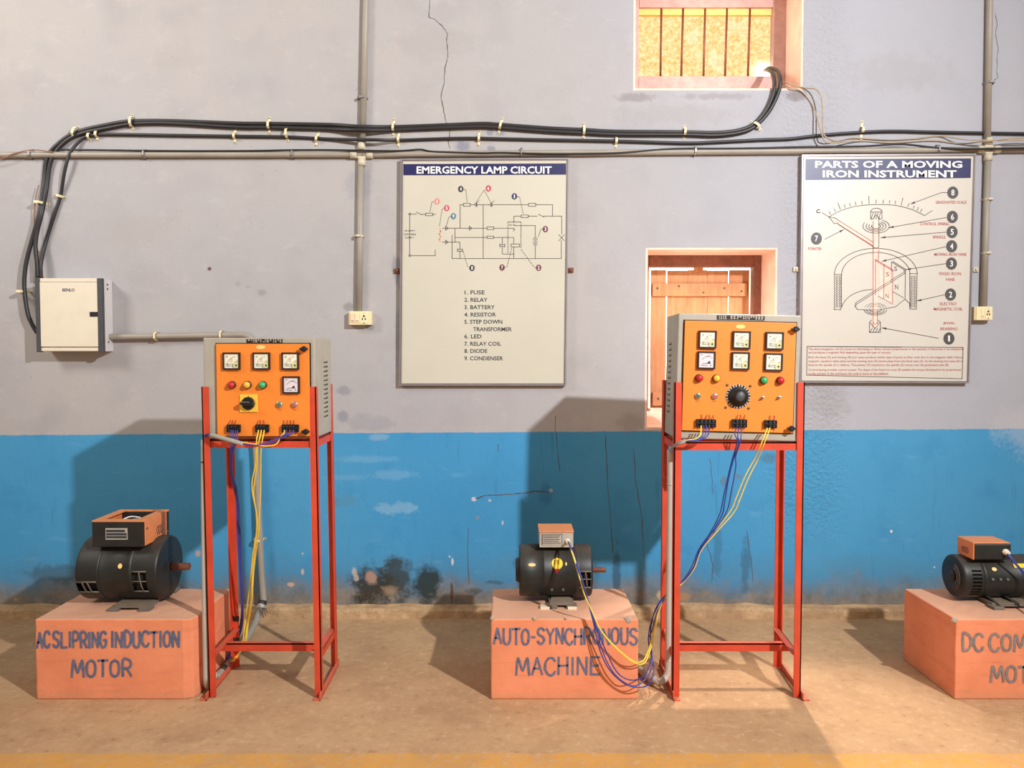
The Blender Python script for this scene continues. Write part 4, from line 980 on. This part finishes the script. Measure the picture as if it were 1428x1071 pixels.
# ------------------------------------------------------------------ red angle-iron stands
def stand(label, fl, frr, bl, br, zt, zb, foot, lean=0.0, fdir=1):
    """fl.. = ground points of the legs' outer corners (x, y); zt leg tops; zb shelf height"""
    t = thing('angle_iron_stand', label, 'stand', ((fl[0]+frr[0])/2, (fl[1]+bl[1])/2, 0))
    w, th = .030, .005
    def leg(p, sx, sy):
        m = MB(); x, y = p
        m.box(min(x, x+sx*w), max(x, x+sx*w), min(y, y+sy*th), max(y, y+sy*th), .004, zt)
        m.box(min(x, x+sx*th), max(x, x+sx*th), min(y, y+sy*w), max(y, y+sy*w), .004, zt)
        m.v = [(vx+lean*vz, vy, vz) for vx, vy, vz in m.v]; m.build('leg', 'red', t)
    leg(fl, 1, 1); leg(frr, -1, 1); leg(bl, 1, -1); leg(br, -1, -1)
    def rail(a, b, z, dirn, nm, m='red', h=.034):
        a = Vector((a[0]+lean*z, a[1], z)); b = Vector((b[0]+lean*z, b[1], z)); d = (b-a).normalized(); s = Vector((-d.y, d.x, 0))*dirn
        q = MB(); q.prism([a, b, b+Vector((0, 0, h)), a+Vector((0, 0, h))], s*th); q.prism([a+Vector((0, 0, h-th)), b+Vector((0, 0, h-th)), b+s*w+Vector((0, 0, h-th)), a+s*w+Vector((0, 0, h-th))], Vector((0, 0, th)))
        q.build(nm, m, t)
    e = .006
    rail((fl[0]+e, fl[1]+e), (frr[0]-e, frr[1]+e), zb-.040, 1, 'shelf_rail'); rail((bl[0]+e, bl[1]-e), (br[0]-e, br[1]-e), zb-.040, -1, 'shelf_rail')
    rail((fl[0]+e, fl[1]+e), (bl[0]+e, bl[1]-e), zb-.040, -1, 'shelf_rail'); rail((frr[0]-e, frr[1]+e), (br[0]-e, br[1]-e), zb-.040, 1, 'shelf_rail')
    rail((fl[0]+e, fl[1]+e), (bl[0]+e, bl[1]-e), .155, -1, 'side_stretcher'); rail((frr[0]-e, frr[1]+e), (br[0]-e, br[1]-e), .155, 1, 'side_stretcher')
    k = .40; a = Vector(fl)*(1-k)+Vector(bl)*k; b = Vector(frr)*(1-k)+Vector(br)*k
    rail((a.x+.012, a.y), (b.x-.012, b.y), .152, 1, 'cross_stretcher')
    for p, q, s in ((fl, bl, -1), (frr, br, 1)):
        p = Vector(p); q = Vector(q); d = (q-p).normalized(); a = p-d*foot; b = q+d*foot; sd = Vector((fdir, 0))
        m = MB(); A = Vector((a.x, a.y, 0)); Bq = Vector((b.x, b.y, 0)); S = Vector((sd.x*.029, 0, 0)); U = Vector((0, 0, .032))
        m.prism([A, Bq, Bq+S, A+S], Vector((0, 0, .006))); m.prism([A, Bq, Bq+U, A+U], S*.14)
        m.build('foot_bar', 'redfoot', t)
    return t
def leg_tape(st, p, z, lean, sx, sy):
    m = MB(); w = .032; x = p[0]+lean*z
    m.box(min(x-sx*.002, x+sx*w), max(x-sx*.002, x+sx*w), min(p[1]+sy*.001, p[1]-sy*.008), max(p[1]+sy*.001, p[1]-sy*.008), z, z+.022)
    m.build('tape_wrap', 'tape', st)
def gx(px, Y, py=700): return at(px, py, Y).x
S1 = dict(fl=(gx(291.5, 3.225, 970), 3.225), frr=(gx(449, 3.225, 970), 3.225), bl=(gx(325.5, 3.545, 930), 3.545), br=(gx(471, 3.545, 925), 3.545))
st1 = stand('red angle iron stand under the left orange panel with three top meters', **S1, zt=1.326, zb=1.108, foot=.03, lean=-.0102, fdir=-1)
S2 = dict(fl=(gx(937.5, 3.225, 970), 3.225), frr=(gx(1116.5, 3.225, 970), 3.225), bl=(gx(920.5, 3.545, 925), 3.545), br=(gx(1087.5, 3.545, 930), 3.545))
S2['bl'] = (S2['bl'][0], 3.545)
stand('red angle iron stand under the right orange panel in front of the plank shutter', **S2, zt=1.345, zb=1.098, foot=.03)

# ------------------------------------------------------------------ control panels
def panel(label, loc, yaw, roll, w, h, d, door, spec, nameplate):
    """local frame: x right, y back, z up, origin at the base centre"""
    t = thing('control_panel', label, 'control panel', loc, None, (0, roll, yaw))
    yf = -d/2
    kw = dict(local=True)
    MB().box(-w/2, w/2, yf, d/2, 0, h).build('enclosure', 'grey', t, .005, **kw)
    dx, dz, dw, dh = door     # door lower left corner and size
    MB().box(dx-.004, dx+dw+.005, yf-.003, yf+.002, dz-.004, dz+dh+.004).build('door_gap_shade', 'gap', t, **kw)  # dark slab standing in for the shadowed gap round the door
    dr = MB().box(dx, dx+dw, yf-.012, yf-.002, dz, dz+dh).build('door', 'orange', t, .002, **kw)
    yd = yf-.012
    X = lambda u: dx+u*dw
    Z = lambda v: dz+(1-v)*dh
    # louvres on both flanks
    for s in (-1, 1):
        m = MB(); g = MB()
        for i in range(13):
            z = h*.20+i*h*.047; x = s*w/2
            m.tube([(x, d*.02+j*d*.22/6, z+.004*math.sin(j*math.pi/6)) for j in range(7)], .0040, 6)
            g.box(x-.001, x+.001*(1 if s > 0 else 1)+.0005, d*.02, d*.24, z-.007, z-.003)
        m.build('louvres', 'grey', t, **kw); g.build('louvre_slots', 'gap', t, **kw)
    # name plate
    nx, nz, nw, nh = nameplate
    pl = MB().box(nx-nw/2, nx+nw/2, yf-.0025, yf, nz-nh/2, nz+nh/2).build('name_plate', 'bezel', t, **kw)
    m = MB(); x = nx-nw*.46
    while x < nx+nw*.44:
        l = random.uniform(.004, .011)
        for zz in ((nz+nh*.02, nz+nh*.30), (nz-nh*.34, nz-nh*.10)):
            if random.random() < .85: m.box(x, min(x+l*random.uniform(.6, 1), nx+nw*.47), yf-.0032, yf-.0024, zz[0], zz[1])
        x += l+.003
    m.box(nx-nw/2, nx+nw/2, yf-.0032, yf-.0024, nz+nh*.40, nz+nh*.5)
    m.build('plate_lettering', 'plate', pl, **kw)
    st = MB(); st.poly([(X(spec['logo'][0])+.020*math.cos(a*.262), Z(spec['logo'][1])+.0085*math.sin(a*.262)) for a in range(24)], lambda u, v: Vector((u, yd-.0008, v)))
    st = st.build('maker_sticker', 'sticker', dr, **kw)
    def meter(u, v, s, face, kind):
        x, z = X(u), Z(v); a = s/2
        bz = MB(); i = a*.82
        for q in ((-a, a, i, a), (-a, a, -a, -i), (-a, -i, -i, i), (i, a, -i, i)): bz.box(x+q[0], x+q[1], yd-.013, yd, z+q[2], z+q[3])
        o = bz.build('meter', 'bezel', t, .001, **kw)
        MB().box(x-i, x+i, yd-.009, yd, z-i, z+i).build('dial_face', face, o, **kw)
        F = lambda p, q: Vector((x+p*i, yd-.0095, z+q*i)); F2 = lambda p, q: Vector((x+p*i, yd-.0100, z+q*i))
        k = MB()
        if kind == 'A':
            MB().poly([(.22, -1), (1, -1), (1, 0.0), (.55, 0.05), (.22, -.35)], F).build('corner_cover', 'faceolive', o, **kw)
            k.ribbon([(-.8, -.45), (.2, -.45), (.2, -.9)], .06, F2); k.disc((.65, -.62), .14, .14, F2, 12)
            for j in range(7): aa = math.radians(100+j*13); k.ribbon([(.65+1.15*math.cos(aa), -.62+1.15*math.sin(aa)), (.65+1.32*math.cos(aa), -.62+1.32*math.sin(aa))], .05, F2)
            k.text('A' if random.random() < .5 else 'V', -.75, -.5, .45, .75, F2); k.ribbon([(-.7, -.68), (-.1, -.68)], .06, F2); k.ribbon([(.05, -.75), (.05, -.66)], .08, F2); k.ribbon([(.66, .0), (.82, .0)], .06, F2)
            MB().ribbon([(-.12, -.12), (.1, -.12), (.1, .25), (-.12, .25)], .05, F2, True).ribbon([(0, .3), (0, .5)], .04, F2).build('red_scale_mark', 'pale_pink', o, **kw)
        else:
            k.ribbon([(-.5, -.45), (.6, -.45)], .06, F2); k.poly([(.05, -.45), (.55, -.45), (.5, -.15), (.35, -.1)], F2)
            for j in range(8): aa = math.radians(50+j*14); k.ribbon([(.2+.75*math.cos(aa), -.3+.75*math.sin(aa)), (.2+.9*math.cos(aa), -.3+.9*math.sin(aa))], .05, F2)
            k.ribbon([(-.7, -.7), (-.3, -.7)], .07, F2); k.ribbon([(-.2, -.75), (.1, -.75)], .07, F2); k.disc((.6, -.72), .08, .08, F2, 8); k.text('Hz', -.8, -.5, .68, .82, F2); k.ribbon([(.0, .52), (.5, .62)], .05, F2)
        k.build('dial_marks', 'ink', o, **kw)
    for u, v, f, kd in spec['meters']: meter(u, v, spec['ms'], f, kd)
    for u, v, c in spec['lamps']:
        c0 = Vector((X(u), yd, Z(v))); q = spec['lr']
        o = MB().lathe([(-.002, q), (.010, q), (.013, q*.92), (.013, q*.75)], c0, (0, -1, 0), 24).build('indicator_lamp', 'bezel', t, **kw)
        MB().lathe([(.008, q*.86), (.016, q*.84), (.022, q*.66), (.025, q*.3), (.0255, .0001)], c0, (0, -1, 0), 24).build('lens', c, o, **kw)
    for u, v, c in spec['buttons']:
        c0 = Vector((X(u), yd, Z(v))); q = spec['br']
        o = MB().lathe([(-.002, q), (.006, q), (.009, q*.85), (.009, q*.62)], c0, (0, -1, 0), 20).build('push_button', 'chrome', t, **kw)
        MB().lathe([(.003, q*.62), (.009, q*.60), (.010, q*.4)], c0, (0, -1, 0), 20).build('button_cap', c, o, **kw)
        g = MB(); g.box(X(u)-.008, X(u)-.001, yd-.0006, yd, Z(v)-q-.010, Z(v)-q-.007); g.box(X(u)+.001, X(u)+.007, yd-.0006, yd, Z(v)-q-.010, Z(v)-q-.007); g.build('button_caption', 'redw', o, **kw)
    for u, v in spec['toggles']:
        c0 = Vector((X(u), yd, Z(v)))
        o = MB().lathe([(-.002, .0075), (.005, .0075), (.006, .005), (.010, .0048)], c0, (0, -1, 0), 6, smooth=False).build('toggle_switch', 'chrome', t, **kw)
        MB().tube([c0+Vector((0, -.008, 0)), c0+Vector((.001, -.022, .006))], .0022, 8, True, .0036).build('toggle_lever', 'steel', o, **kw)
    for u, v, wd, hh, n in spec['blocks']:
        x, z = X(u), Z(v); m = MB(); m.box(x-wd/2, x+wd/2, yd-.010, yd, z-hh/2, z+hh/2)
        for i in range(n+1): xx = x-wd/2+wd*i/n; m.box(xx-.0012, xx+.0012, yd-.017, yd-.008, z-hh/2, z+hh/2)
        m.box(x-wd/2, x+wd/2, yd-.016, yd-.008, z-.0025, z+.0025)
        o = m.build('terminal_block', 'black', t, .0008, **kw)
        s = MB(); ld = MB()
        for i in range(n):
            xx = x-wd/2+wd*(i+.5)/n
            if i == spec.get('blank', n-1): s.box(xx-.002, xx+.002, yd-.0108, yd-.0098, z-.006, z+.004); continue
            for zz in (z+hh*.25, z-hh*.25): s.cyl((xx, yd-.009, zz), (xx, yd-.0135, zz), .0036, n=8)
            ld.tube([(xx, yd-.006, z+hh*.4), (xx+random.uniform(-.002, .002), yd-.007, z+hh*.75), (xx+random.uniform(-.005, .005), yd-.001, z+hh*1.05)], .0014, 5)
        split(s, 'terminal_screw', 'darkedge', o, local=True); split(ld, 'terminal_lead', 'redw', o, local=True)
    for u, v in spec['knobs']:
        c0 = Vector((X(u), yd, Z(v)))
        o = MB().lathe([(-.002, .009), (.008, .009), (.012, .012), (.022, .012), (.026, .008)], c0, (0, -1, 0), 10, smooth=False).build('door_knob', 'black', t, **kw)
        MB().box(c0.x-.018, c0.x+.016, yd-.022, yd-.012, c0.z-.005, c0.z+.005).build('knob_wing', 'black', o, .002, **kw)
    if 'rotary' in spec:
        u, v, s = spec['rotary']; x, z = X(u), Z(v)
        o = MB().box(x-s/2, x+s/2, yd-.006, yd, z-s/2, z+s/2).build('rotary_switch', 'swyellow', t, .002, **kw)
        kn = MB().lathe([(.004, s*.37), (.012, s*.37), (.014, s*.34), (.020, s*.33)], (x, yd, z), (0, -1, 0), 12, smooth=False).build('switch_knob', 'black', o, **kw)
        a = math.radians(-6); c, sn = math.cos(a), math.sin(a); q = MB()
        q.prism([(x+p*c-r_*sn, yd-.018, z+p*sn+r_*c) for p, r_ in ((-s*.34, -s*.09), (s*.36, -s*.09), (s*.44, s*.0), (s*.36, s*.10), (-s*.34, s*.10))], (0, -.020, 0)); q.build('knob_grip', 'black', kn, .002, **kw)
        q = MB(); q.box(x-s*.36, x+s*.2, yd-.0388, yd-.0378, z+s*.085, z+s*.105); q.build('grip_edge', 'plate', kn, **kw)
        q = MB(); q.box(x-.001, x+.001, yd-.0066, yd-.0058, z+s*.36, z+s*.46); q.box(x-.002, x+.002, yd-.0066, yd-.0058, z-s*.46, z-s*.43); q.build('position_marks', 'ink', o, **kw)
    if 'dial' in spec:
        u, v, R = spec['dial']; x, z = X(u), Z(v)
        o = MB().lathe([(-.001, R), (.003, R)], (x, yd, z), (0, -1, 0), 40).build('rotary_dial', 'plate', t, **kw)
        q = MB()
        for i in range(24):
            a = math.radians(i*15+4); q.ribbon([(x+R*.80*math.cos(a), z+R*.80*math.sin(a)), (x+R*.97*math.cos(a), z+R*.97*math.sin(a))], .0045 if i % 2 else .007, lambda U, V: Vector((U, yd-.0036, V)))
        q.build('scale_marks', 'black', o, **kw)
        q = MB().lathe([(.003, R*.82), (.008, R*.82), (.012, R*.74), (.014, R*.56), (.036, R*.48), (.038, R*.43), (.038, .0001)], (x, yd, z), (0, -1, 0), 28).build('dial_knob', 'black', o, **kw)
        MB().lathe([(.0385, R*.34), (.0395, R*.32), (.0395, .0001)], (x, yd, z), (0, -1, 0), 20).build('knob_cap', 'darkedge', q, **kw)
        for uu, vv in spec['screws']:
            MB().lathe([(-.001, .0055), (.003, .0055), (.004, .003)], (X(uu), yd, Z(vv)), (0, -1, 0), 10).build('dial_screw', 'steel', t, **kw)
    return t
# left panel
YP = 3.232
a, b = at(299, 611, YP), at(439, 471.5, YP); px0 = S1['fl'][0]-.0065; px1 = S1['frr'][0]-.0195; w = px1-px0; dep = .295
zb1 = 1.108; h1 = at(0, 471, YP).z-zb1
d0, d1 = at(303, 608.5, YP-.01), at(431, 479.5, YP-.01); cx = (px0+px1)/2
BLK1 = [(.19, .911, .054, .032, 4), (.497, .911, .054, .032, 4), (.799, .911, .068, .032, 5)]
panel('left orange control panel with three meters in a row and a yellow rotary switch', (cx, YP+dep/2, zb1), 0, 0, w, h1, dep, (d0.x-cx, d0.z-zb1, d1.x-d0.x, d1.z-d0.z),
  dict(logo=(.483, .036), ms=.072, meters=[(.174, .185, 'face', 'A'), (.494, .185, 'face', 'A'), (.804, .185, 'face', 'A'), (.81, .442, 'facelilac', 'B')], lr=.0165, br=.0135,
       lamps=[(.171, .443, 'lampred'), (.338, .443, 'lampamber'), (.504, .443, 'lampgreen')], buttons=[(.678, .655, 'btngreen'), (.84, .655, 'btnred')], toggles=[], blocks=BLK1, knobs=[(.957, .055), (.968, .945)], rotary=(.348, .641, .075)),
  (at(369, 475, YP).x-cx, at(0, 475.3, YP).z-zb1, .150, .0185))
# right panel (leans a little to the right on its stand)
px0 = S2['fl'][0]+.006; px1 = S2['frr'][0]-.006; dep = .295; zb2 = 1.098
w2_ = .512; cx2 = (px0+px1)/2-.005; h2 = .530; dw = .463
panel('right orange control panel with six meters and a big black round dial', (cx2, YP+dep/2+.004, zb2+.002), -.035, math.radians(1.3), w2_, h2, dep-.014, (-w2_/2+.026, .036, dw, dw),
  dict(logo=(.5, .044), ms=.0745, meters=[(.204, .168, 'face', 'A'), (.509, .166, 'face', 'A'), (.804, .167, 'face', 'A'), (.2, .355, 'facelilac', 'B'), (.506, .355, 'face', 'A'), (.802, .358, 'face', 'A')], lr=.0165, br=.0130,
       lamps=[(.14, .519, 'lampred'), (.295, .518, 'lampamber'), (.721, .525, 'lampgreen'), (.869, .524, 'lampred')], buttons=[(.134, .681, 'btngreen'), (.286, .68, 'btnred')], toggles=[(.713, .687), (.861, .68)],
       blocks=[(.213, .928, .079, .034, 5), (.513, .921, .059, .034, 4), (.793, .921, .048, .034, 3)], blank=0, knobs=[(.983, .059), (.977, .955)], dial=(.499, .678, .0505), screws=[(.398, .576), (.605, .580), (.390, .780), (.597, .782)]),
  (.004, h2-.013, .198, .020))

# ------------------------------------------------------------------ conduits and wires about the stands
def wpts(L): return [at(a, b, y) for a, b, y in L]
def wire(L, r, mat, label, group=None, name='wire', cat='wire', k=6, n=8):
    return tag(MB().tube(catmull(wpts(L), k), r, n).build(name, mat), label, cat, group)
YPp = 3.235
c = wire([(285, 613, 3.245), (285.2, 700, 3.245), (286.6, 850, 3.245), (288, 930, 3.245), (288.5, 948, 3.25), (291, 956, 3.285), (300, 940, 3.36)], .0145, 'pipelight', 'pale upright conduit standing against the left leg of the left stand', None, 'conduit', 'conduit', 6, 14)
MB().tube(wpts([(285.1, 643, 3.245), (285.1, 645, 3.245)]), .0152, 14).build('tie_wire', 'nail', c)
fl1 = at_z(301, 940, .024); fl2 = at_z(364, 853, .075)
P = [fl1, fl1*.66+fl2*.34, fl1*.33+fl2*.67, Vector((W(367, 850, .09).x, YW-.10, .072)), W(367.5, 848, .075)]
P = [Vector((at(300, 940, 3.36).x, 3.36, .026)), Vector((at(325, 905, 3.6).x, 3.62, .026)), Vector((at(350, 872, 3.95).x, 3.98, .035)), Vector((at(365, 850, 4.17).x, 4.165, .082))]
c = tag(MB().tube(catmull(P, 8), .0165, 14).build('conduit', 'pipe'), 'grey conduit on the floor under the left stand, running back to the wall', 'conduit')
k = MB(); k.tube([P[0]*.72+P[1]*.28, P[0]*.55+P[1]*.45], .0182, 14); k.build('tape_wrap', 'tape', c)
k = MB(); k.tube([P[3]+Vector((-.004, -.03, -.008)), P[3]+Vector((.002, .012, .012))], .0215, 12); k.build('joint_wrap', 'pipelight', c)
k = MB(); k.tube([P[3]+Vector((.001, .006, .010)), P[3]+Vector((.003, .016, .030))], .0225, 12); k.build('tape_wrap', 'tape', c)
for dx, dz in ((.035, -.035), (.045, -.02), (.022, -.045)):
    k = MB(); k.tube(catmull([P[3]+Vector((0, -.03, 0)), P[3]+Vector((dx*.7, -.035, .004)), P[3]+Vector((dx, -.04, dz))], 4), .0025, 6); k.build('binding_wire', 'nail', c)
c = wire([(935, 627, 3.33), (935, 700, 3.33), (933, 850, 3.33), (932, 920, 3.33), (930, 941, 3.325), (921, 951, 3.31), (911, 946, 3.335)], .0150, 'pipelight', 'pale upright conduit standing inside the left legs of the right stand', None, 'conduit', 'conduit', 6, 14)
k = MB(); k.tube(wpts([(935, 674, 3.33), (935, 676, 3.33)]), .0157, 14); k.tube(wpts([(932.5, 920, 3.33), (932.5, 921.5, 3.33)]), .0157, 14); k.build('tie_wire', 'plate', c)
P = [Vector((at(911, 946, 3.335).x, 3.335, .026)), Vector((.583, 3.50, .022)), Vector((.600, 3.80, .022)), Vector((.62, 4.17, .022))]
tag(MB().tube(catmull(P, 8), .0155, 14).build('conduit', 'pipe'), 'grey conduit on the floor running back beside the AUTO-SYNCHRONOUS plinth', 'conduit')
# left panel wires
YT = 3.198
GB = 'wires from the left terminal block of the left panel'
for i, (px, m) in enumerate(((322, 'purple'), (325, 'purple'), (328, 'blue'), (331, 'purple'))):
    j = (i-1.5)
    wire([(px, 600, YT), (px, 606, YT-.012), (px-.5, 616, 3.172), (321+i*1.1, 632, 3.20), (321+i*.9, 655, 3.27), (325+i*1.2, 676, 3.33), (331+j*1.0, 700, 3.38), (333+j*1.4, 745, 3.42), (336+j*1.0, 804, 3.44), (338+j*.8, 850, 3.47), (336+j*1.2, 873, 3.57), (331+j, 892, 3.63), (326+j, 903, 3.62), (321+j, 912, 3.58), (317+j, 919, 3.545)], .0026, m, 'violet-blue wire hanging from the left terminal block of the left panel beside the rear leg', GB)
GY = 'yellow wires from the middle terminal block of the left panel'
for i, (a, bq) in enumerate((((360.5, 600), [(358, 612), (357, 628), (356, 648), (351.5, 672), (352.5, 690), (357, 712), (358.5, 735), (353, 770), (349, 810), (344, 850), (340, 884), (337, 900)]),
                             ((364.5, 600), [(362, 612), (358.5, 628), (358, 650), (354, 680), (354.5, 696), (357.5, 718), (357.5, 745), (353, 790), (350, 830), (345, 868), (341, 893)]),
                             ((368.5, 600), [(366.5, 610), (364, 626), (363.5, 655), (363.2, 690), (361.5, 720), (360, 745), (354, 795), (351, 838), (346, 870), (342, 897)]))):
    wire([(a[0], a[1], YT), (a[0]-1, a[1]+5, YT-.012)]+[(q[0], q[1], 3.17+.26*min(1, max(0, (q[1]-615)/200))+(.06 if q[1] > 840 else 0)) for q in bq]+[(332-i, 914, 3.53), (325-2*i, 923, 3.51)], .0028, 'yellow', 'yellow wire hanging from the middle terminal block of the left panel down to the floor', GY)
GR = 'wires from the right terminal block of the left panel'
for i, (px, m, sag) in enumerate(((397, 'yellow', 6.5), (400, 'blue', 3.0), (404, 'redw', 1.2), (407, 'blue', 0.0), (409.5, 'purple', 2.0))):
    lab = {'yellow': 'yellow wire sagging lowest in the bundle from the right terminal block of the left panel', 'redw': 'red wire in the blue bundle from the right terminal block of the left panel', 'purple': 'violet wire in the blue bundle from the right terminal block of the left panel'}.get(m, 'blue wire bundled leftwards from the right terminal block of the left panel')
    wire([(px, 600, YT), (px-1, 604, YT-.012), (px-6-i, 607+sag*.5, 3.178), (385-i, 613+sag, 3.172), (371, 617+sag*.8, 3.172), (356, 619.5+i*.5, 3.172), (341, 618.5+i*.6-1, 3.172), (330, 616, 3.174)], .0027, m, lab, GR if m == 'blue' else None)
sl = MB(); Q = wpts([(339, 619.5, 3.172), (326, 615.5, 3.172), (310, 611, 3.178), (293.5, 606.3, 3.196)])
sl.tube(catmull(Q, 6), .0098, 12); tag(sl.build('cable_sleeve', 'sleeve'), 'grey flexible sleeve holding the wires across the left leg of the left stand', 'sleeve')
for dx, m in ((-1.3, 'blue'), (0, 'purple'), (1.3, 'blue')):
    wire([(294, 606.3+dx*.6, 3.196), (289, 606.5+dx*.5, 3.21), (285.5+dx, 609.5, 3.235), (285.8+dx, 616, 3.245)], .0042, m, 'violet wire entering the top of the upright conduit at the left stand' if m == 'purple' else 'blue wire end entering the top of the upright conduit at the left stand', 'wire ends entering the left conduit' if m == 'blue' else None)
for dz, lab in ((0, 'upper short black wire between the AC slipring plinth and the left stand'), (5, 'lower short black wire between the AC slipring plinth and the left stand')):
    wire([(300, 884+dz, 3.60), (312, 881.5+dz, 3.60), (322, 881+dz, 3.58), (330, 883+dz, 3.56)], .0026, 'thin', lab)
# right panel wires
YT = 3.196
GL = 'blue wires from the left terminal block of the right panel'
for i, (px, m) in enumerate(((977.5, 'yellow'), (981, 'blue'), (985, 'purple'), (989, 'blue'))):
    lab = {'yellow': 'yellow wire in the bundle from the left terminal block of the right panel', 'purple': 'violet wire in the bundle from the left terminal block of the right panel'}.get(m, 'blue wire curling from the left terminal block of the right panel into the grey sleeve')
    wire([(px, 594, YT), (px, 600, YT-.014), (px-1-i*.7, 607+i*.5, 3.172), (970+i*1.2, 612+i*.8, 3.168), (960, 613.5+i*.6, 3.170), (952, 615.5+i*.5, 3.176)], .0027, m, lab, GL if m == 'blue' else None)
for i in range(3):
    wire([(956, 613.2+i*1.5, 3.172), (949, 615.6+i*1.5, 3.178), (941.5, 619.5+i*1.3, 3.205), (937, 623.5+i*.8, 3.27), (935.5+(i-1)*1.2, 630, 3.325)], .0036, 'sleeve', 'grey sleeved wire bending into the upright conduit at the right stand', 'grey sleeved wires at the right stand')
def down(L): return L
GM = 'blue wires looping from the right panel to the middle motor'
mid = [[(1026, 597), (1025, 606), (1028, 617), (1020, 645), (1009.5, 690), (1004, 716), (991, 742), (975, 765.5), (964, 792), (949, 813)],
       [(1030, 597), (1029, 608), (1030, 620), (1023, 640), (1016, 668), (1010.5, 700), (1007, 718), (992, 744), (976, 767), (966, 791), (950, 812)],
       [(1034, 597), (1033.5, 607), (1032, 617), (1026, 636), (1026, 652), (1020, 685), (1014, 712), (997, 740), (977, 767), (967, 793), (951, 814)]]
tails = [[(928, 832), (914, 852), (905.5, 878), (905, 900), (910, 920), (911.5, 938), (906, 953), (893, 958.5), (872, 954), (850, 934), (836, 905), (828, 870), (818, 832), (808, 800), (801, 780), (795, 762), (792, 755)],
         [(928, 830), (915, 848), (908, 872), (907, 900), (908, 918), (899, 941), (881, 948.5), (862, 939), (847, 912), (834, 880), (823, 846), (814, 818), (806, 790), (799, 770), (793, 756)],
         [(929, 834), (917, 852), (909, 880), (904, 892), (908.5, 905), (909, 930), (897, 950), (880, 956), (857, 940), (841, 910), (829, 868), (820, 838), (811, 806), (803, 783), (796, 763), (792.5, 755)]]
def route(a, b, y0):
    L = []
    for i, q in enumerate(a):
        s = i/(len(a)-1); L.append((q[0], q[1], (YT if i == 0 else (3.178 if i < 3 else 3.178+.16*s))))
    for i, q in enumerate(b):
        s = i/(len(b)-1)
        if s < .26: y = 3.345+.02*(s/.26)
        elif s < .42: y = 3.365-(.365-.16-.0)*((s-.26)/.16)
        elif s < .80: y = 3.165
        else: y = 3.165+.20*((s-.80)/.20)
        L.append((q[0], q[1], y))
    return L
for i in range(3):
    wire(route(mid[i], tails[i], 0), .0026, 'blue' if i != 2 else 'purple', 'violet-blue wire looping lowest from the right panel to the middle motor' if i == 2 else 'blue wire looping from the middle terminal block of the right panel to the middle motor', GM if i != 2 else None)
GYW = 'yellow wires from the right panel to the middle motor'
yl = [[(1070, 597), (1067, 605), (1061, 620), (1052, 640), (1039, 664), (1027, 693), (1019, 712), (998, 739), (977, 765), (966, 790), (950, 812)], [(1073.5, 597), (1071, 605), (1065, 620), (1056, 642), (1043, 668), (1031, 698), (1023, 715), (1000, 741), (978, 767), (968, 793), (951, 814)]]
yt = [[(928, 832), (918, 848), (913, 868), (909, 889), (904, 908), (895.5, 922.5), (881, 920.5), (859.5, 903), (838, 879), (825, 852), (814, 826), (803.5, 789), (796, 766), (792, 756)],
      [(929, 834), (919.5, 850), (915, 870), (911, 890), (906, 909), (898, 925), (884, 924), (861, 906), (839, 881), (826.5, 854), (815, 828), (804.5, 790), (796.5, 766), (792.5, 756)]]
for i in range(2):
    wire(route(yl[i], yt[i], 0), .0027, 'yellow', 'yellow wire slung from the right terminal block of the right panel to the middle motor', GYW)
for i, dx in enumerate((0, 2.0)):
    wire([(1403, 770, 3.37), (1408+dx, 777, 3.355), (1416+dx, 787, 3.345), (1424+dx, 796, 3.34), (1428+dx*1.5, 806, 3.34), (1430+dx, 830, 3.33), (1445+dx, 870, 3.19), (1480, 930, 3.17), (1540, 960, 3.3)], .0030, 'blue' if not i else 'purple', 'blue wire leaving the gland of the right motor' if not i else 'violet wire leaving the gland of the right motor')
for py in (868, 898): leg_tape(st1, S1['bl'], at(332, py, 3.52).z, -.0102, 1, 1)
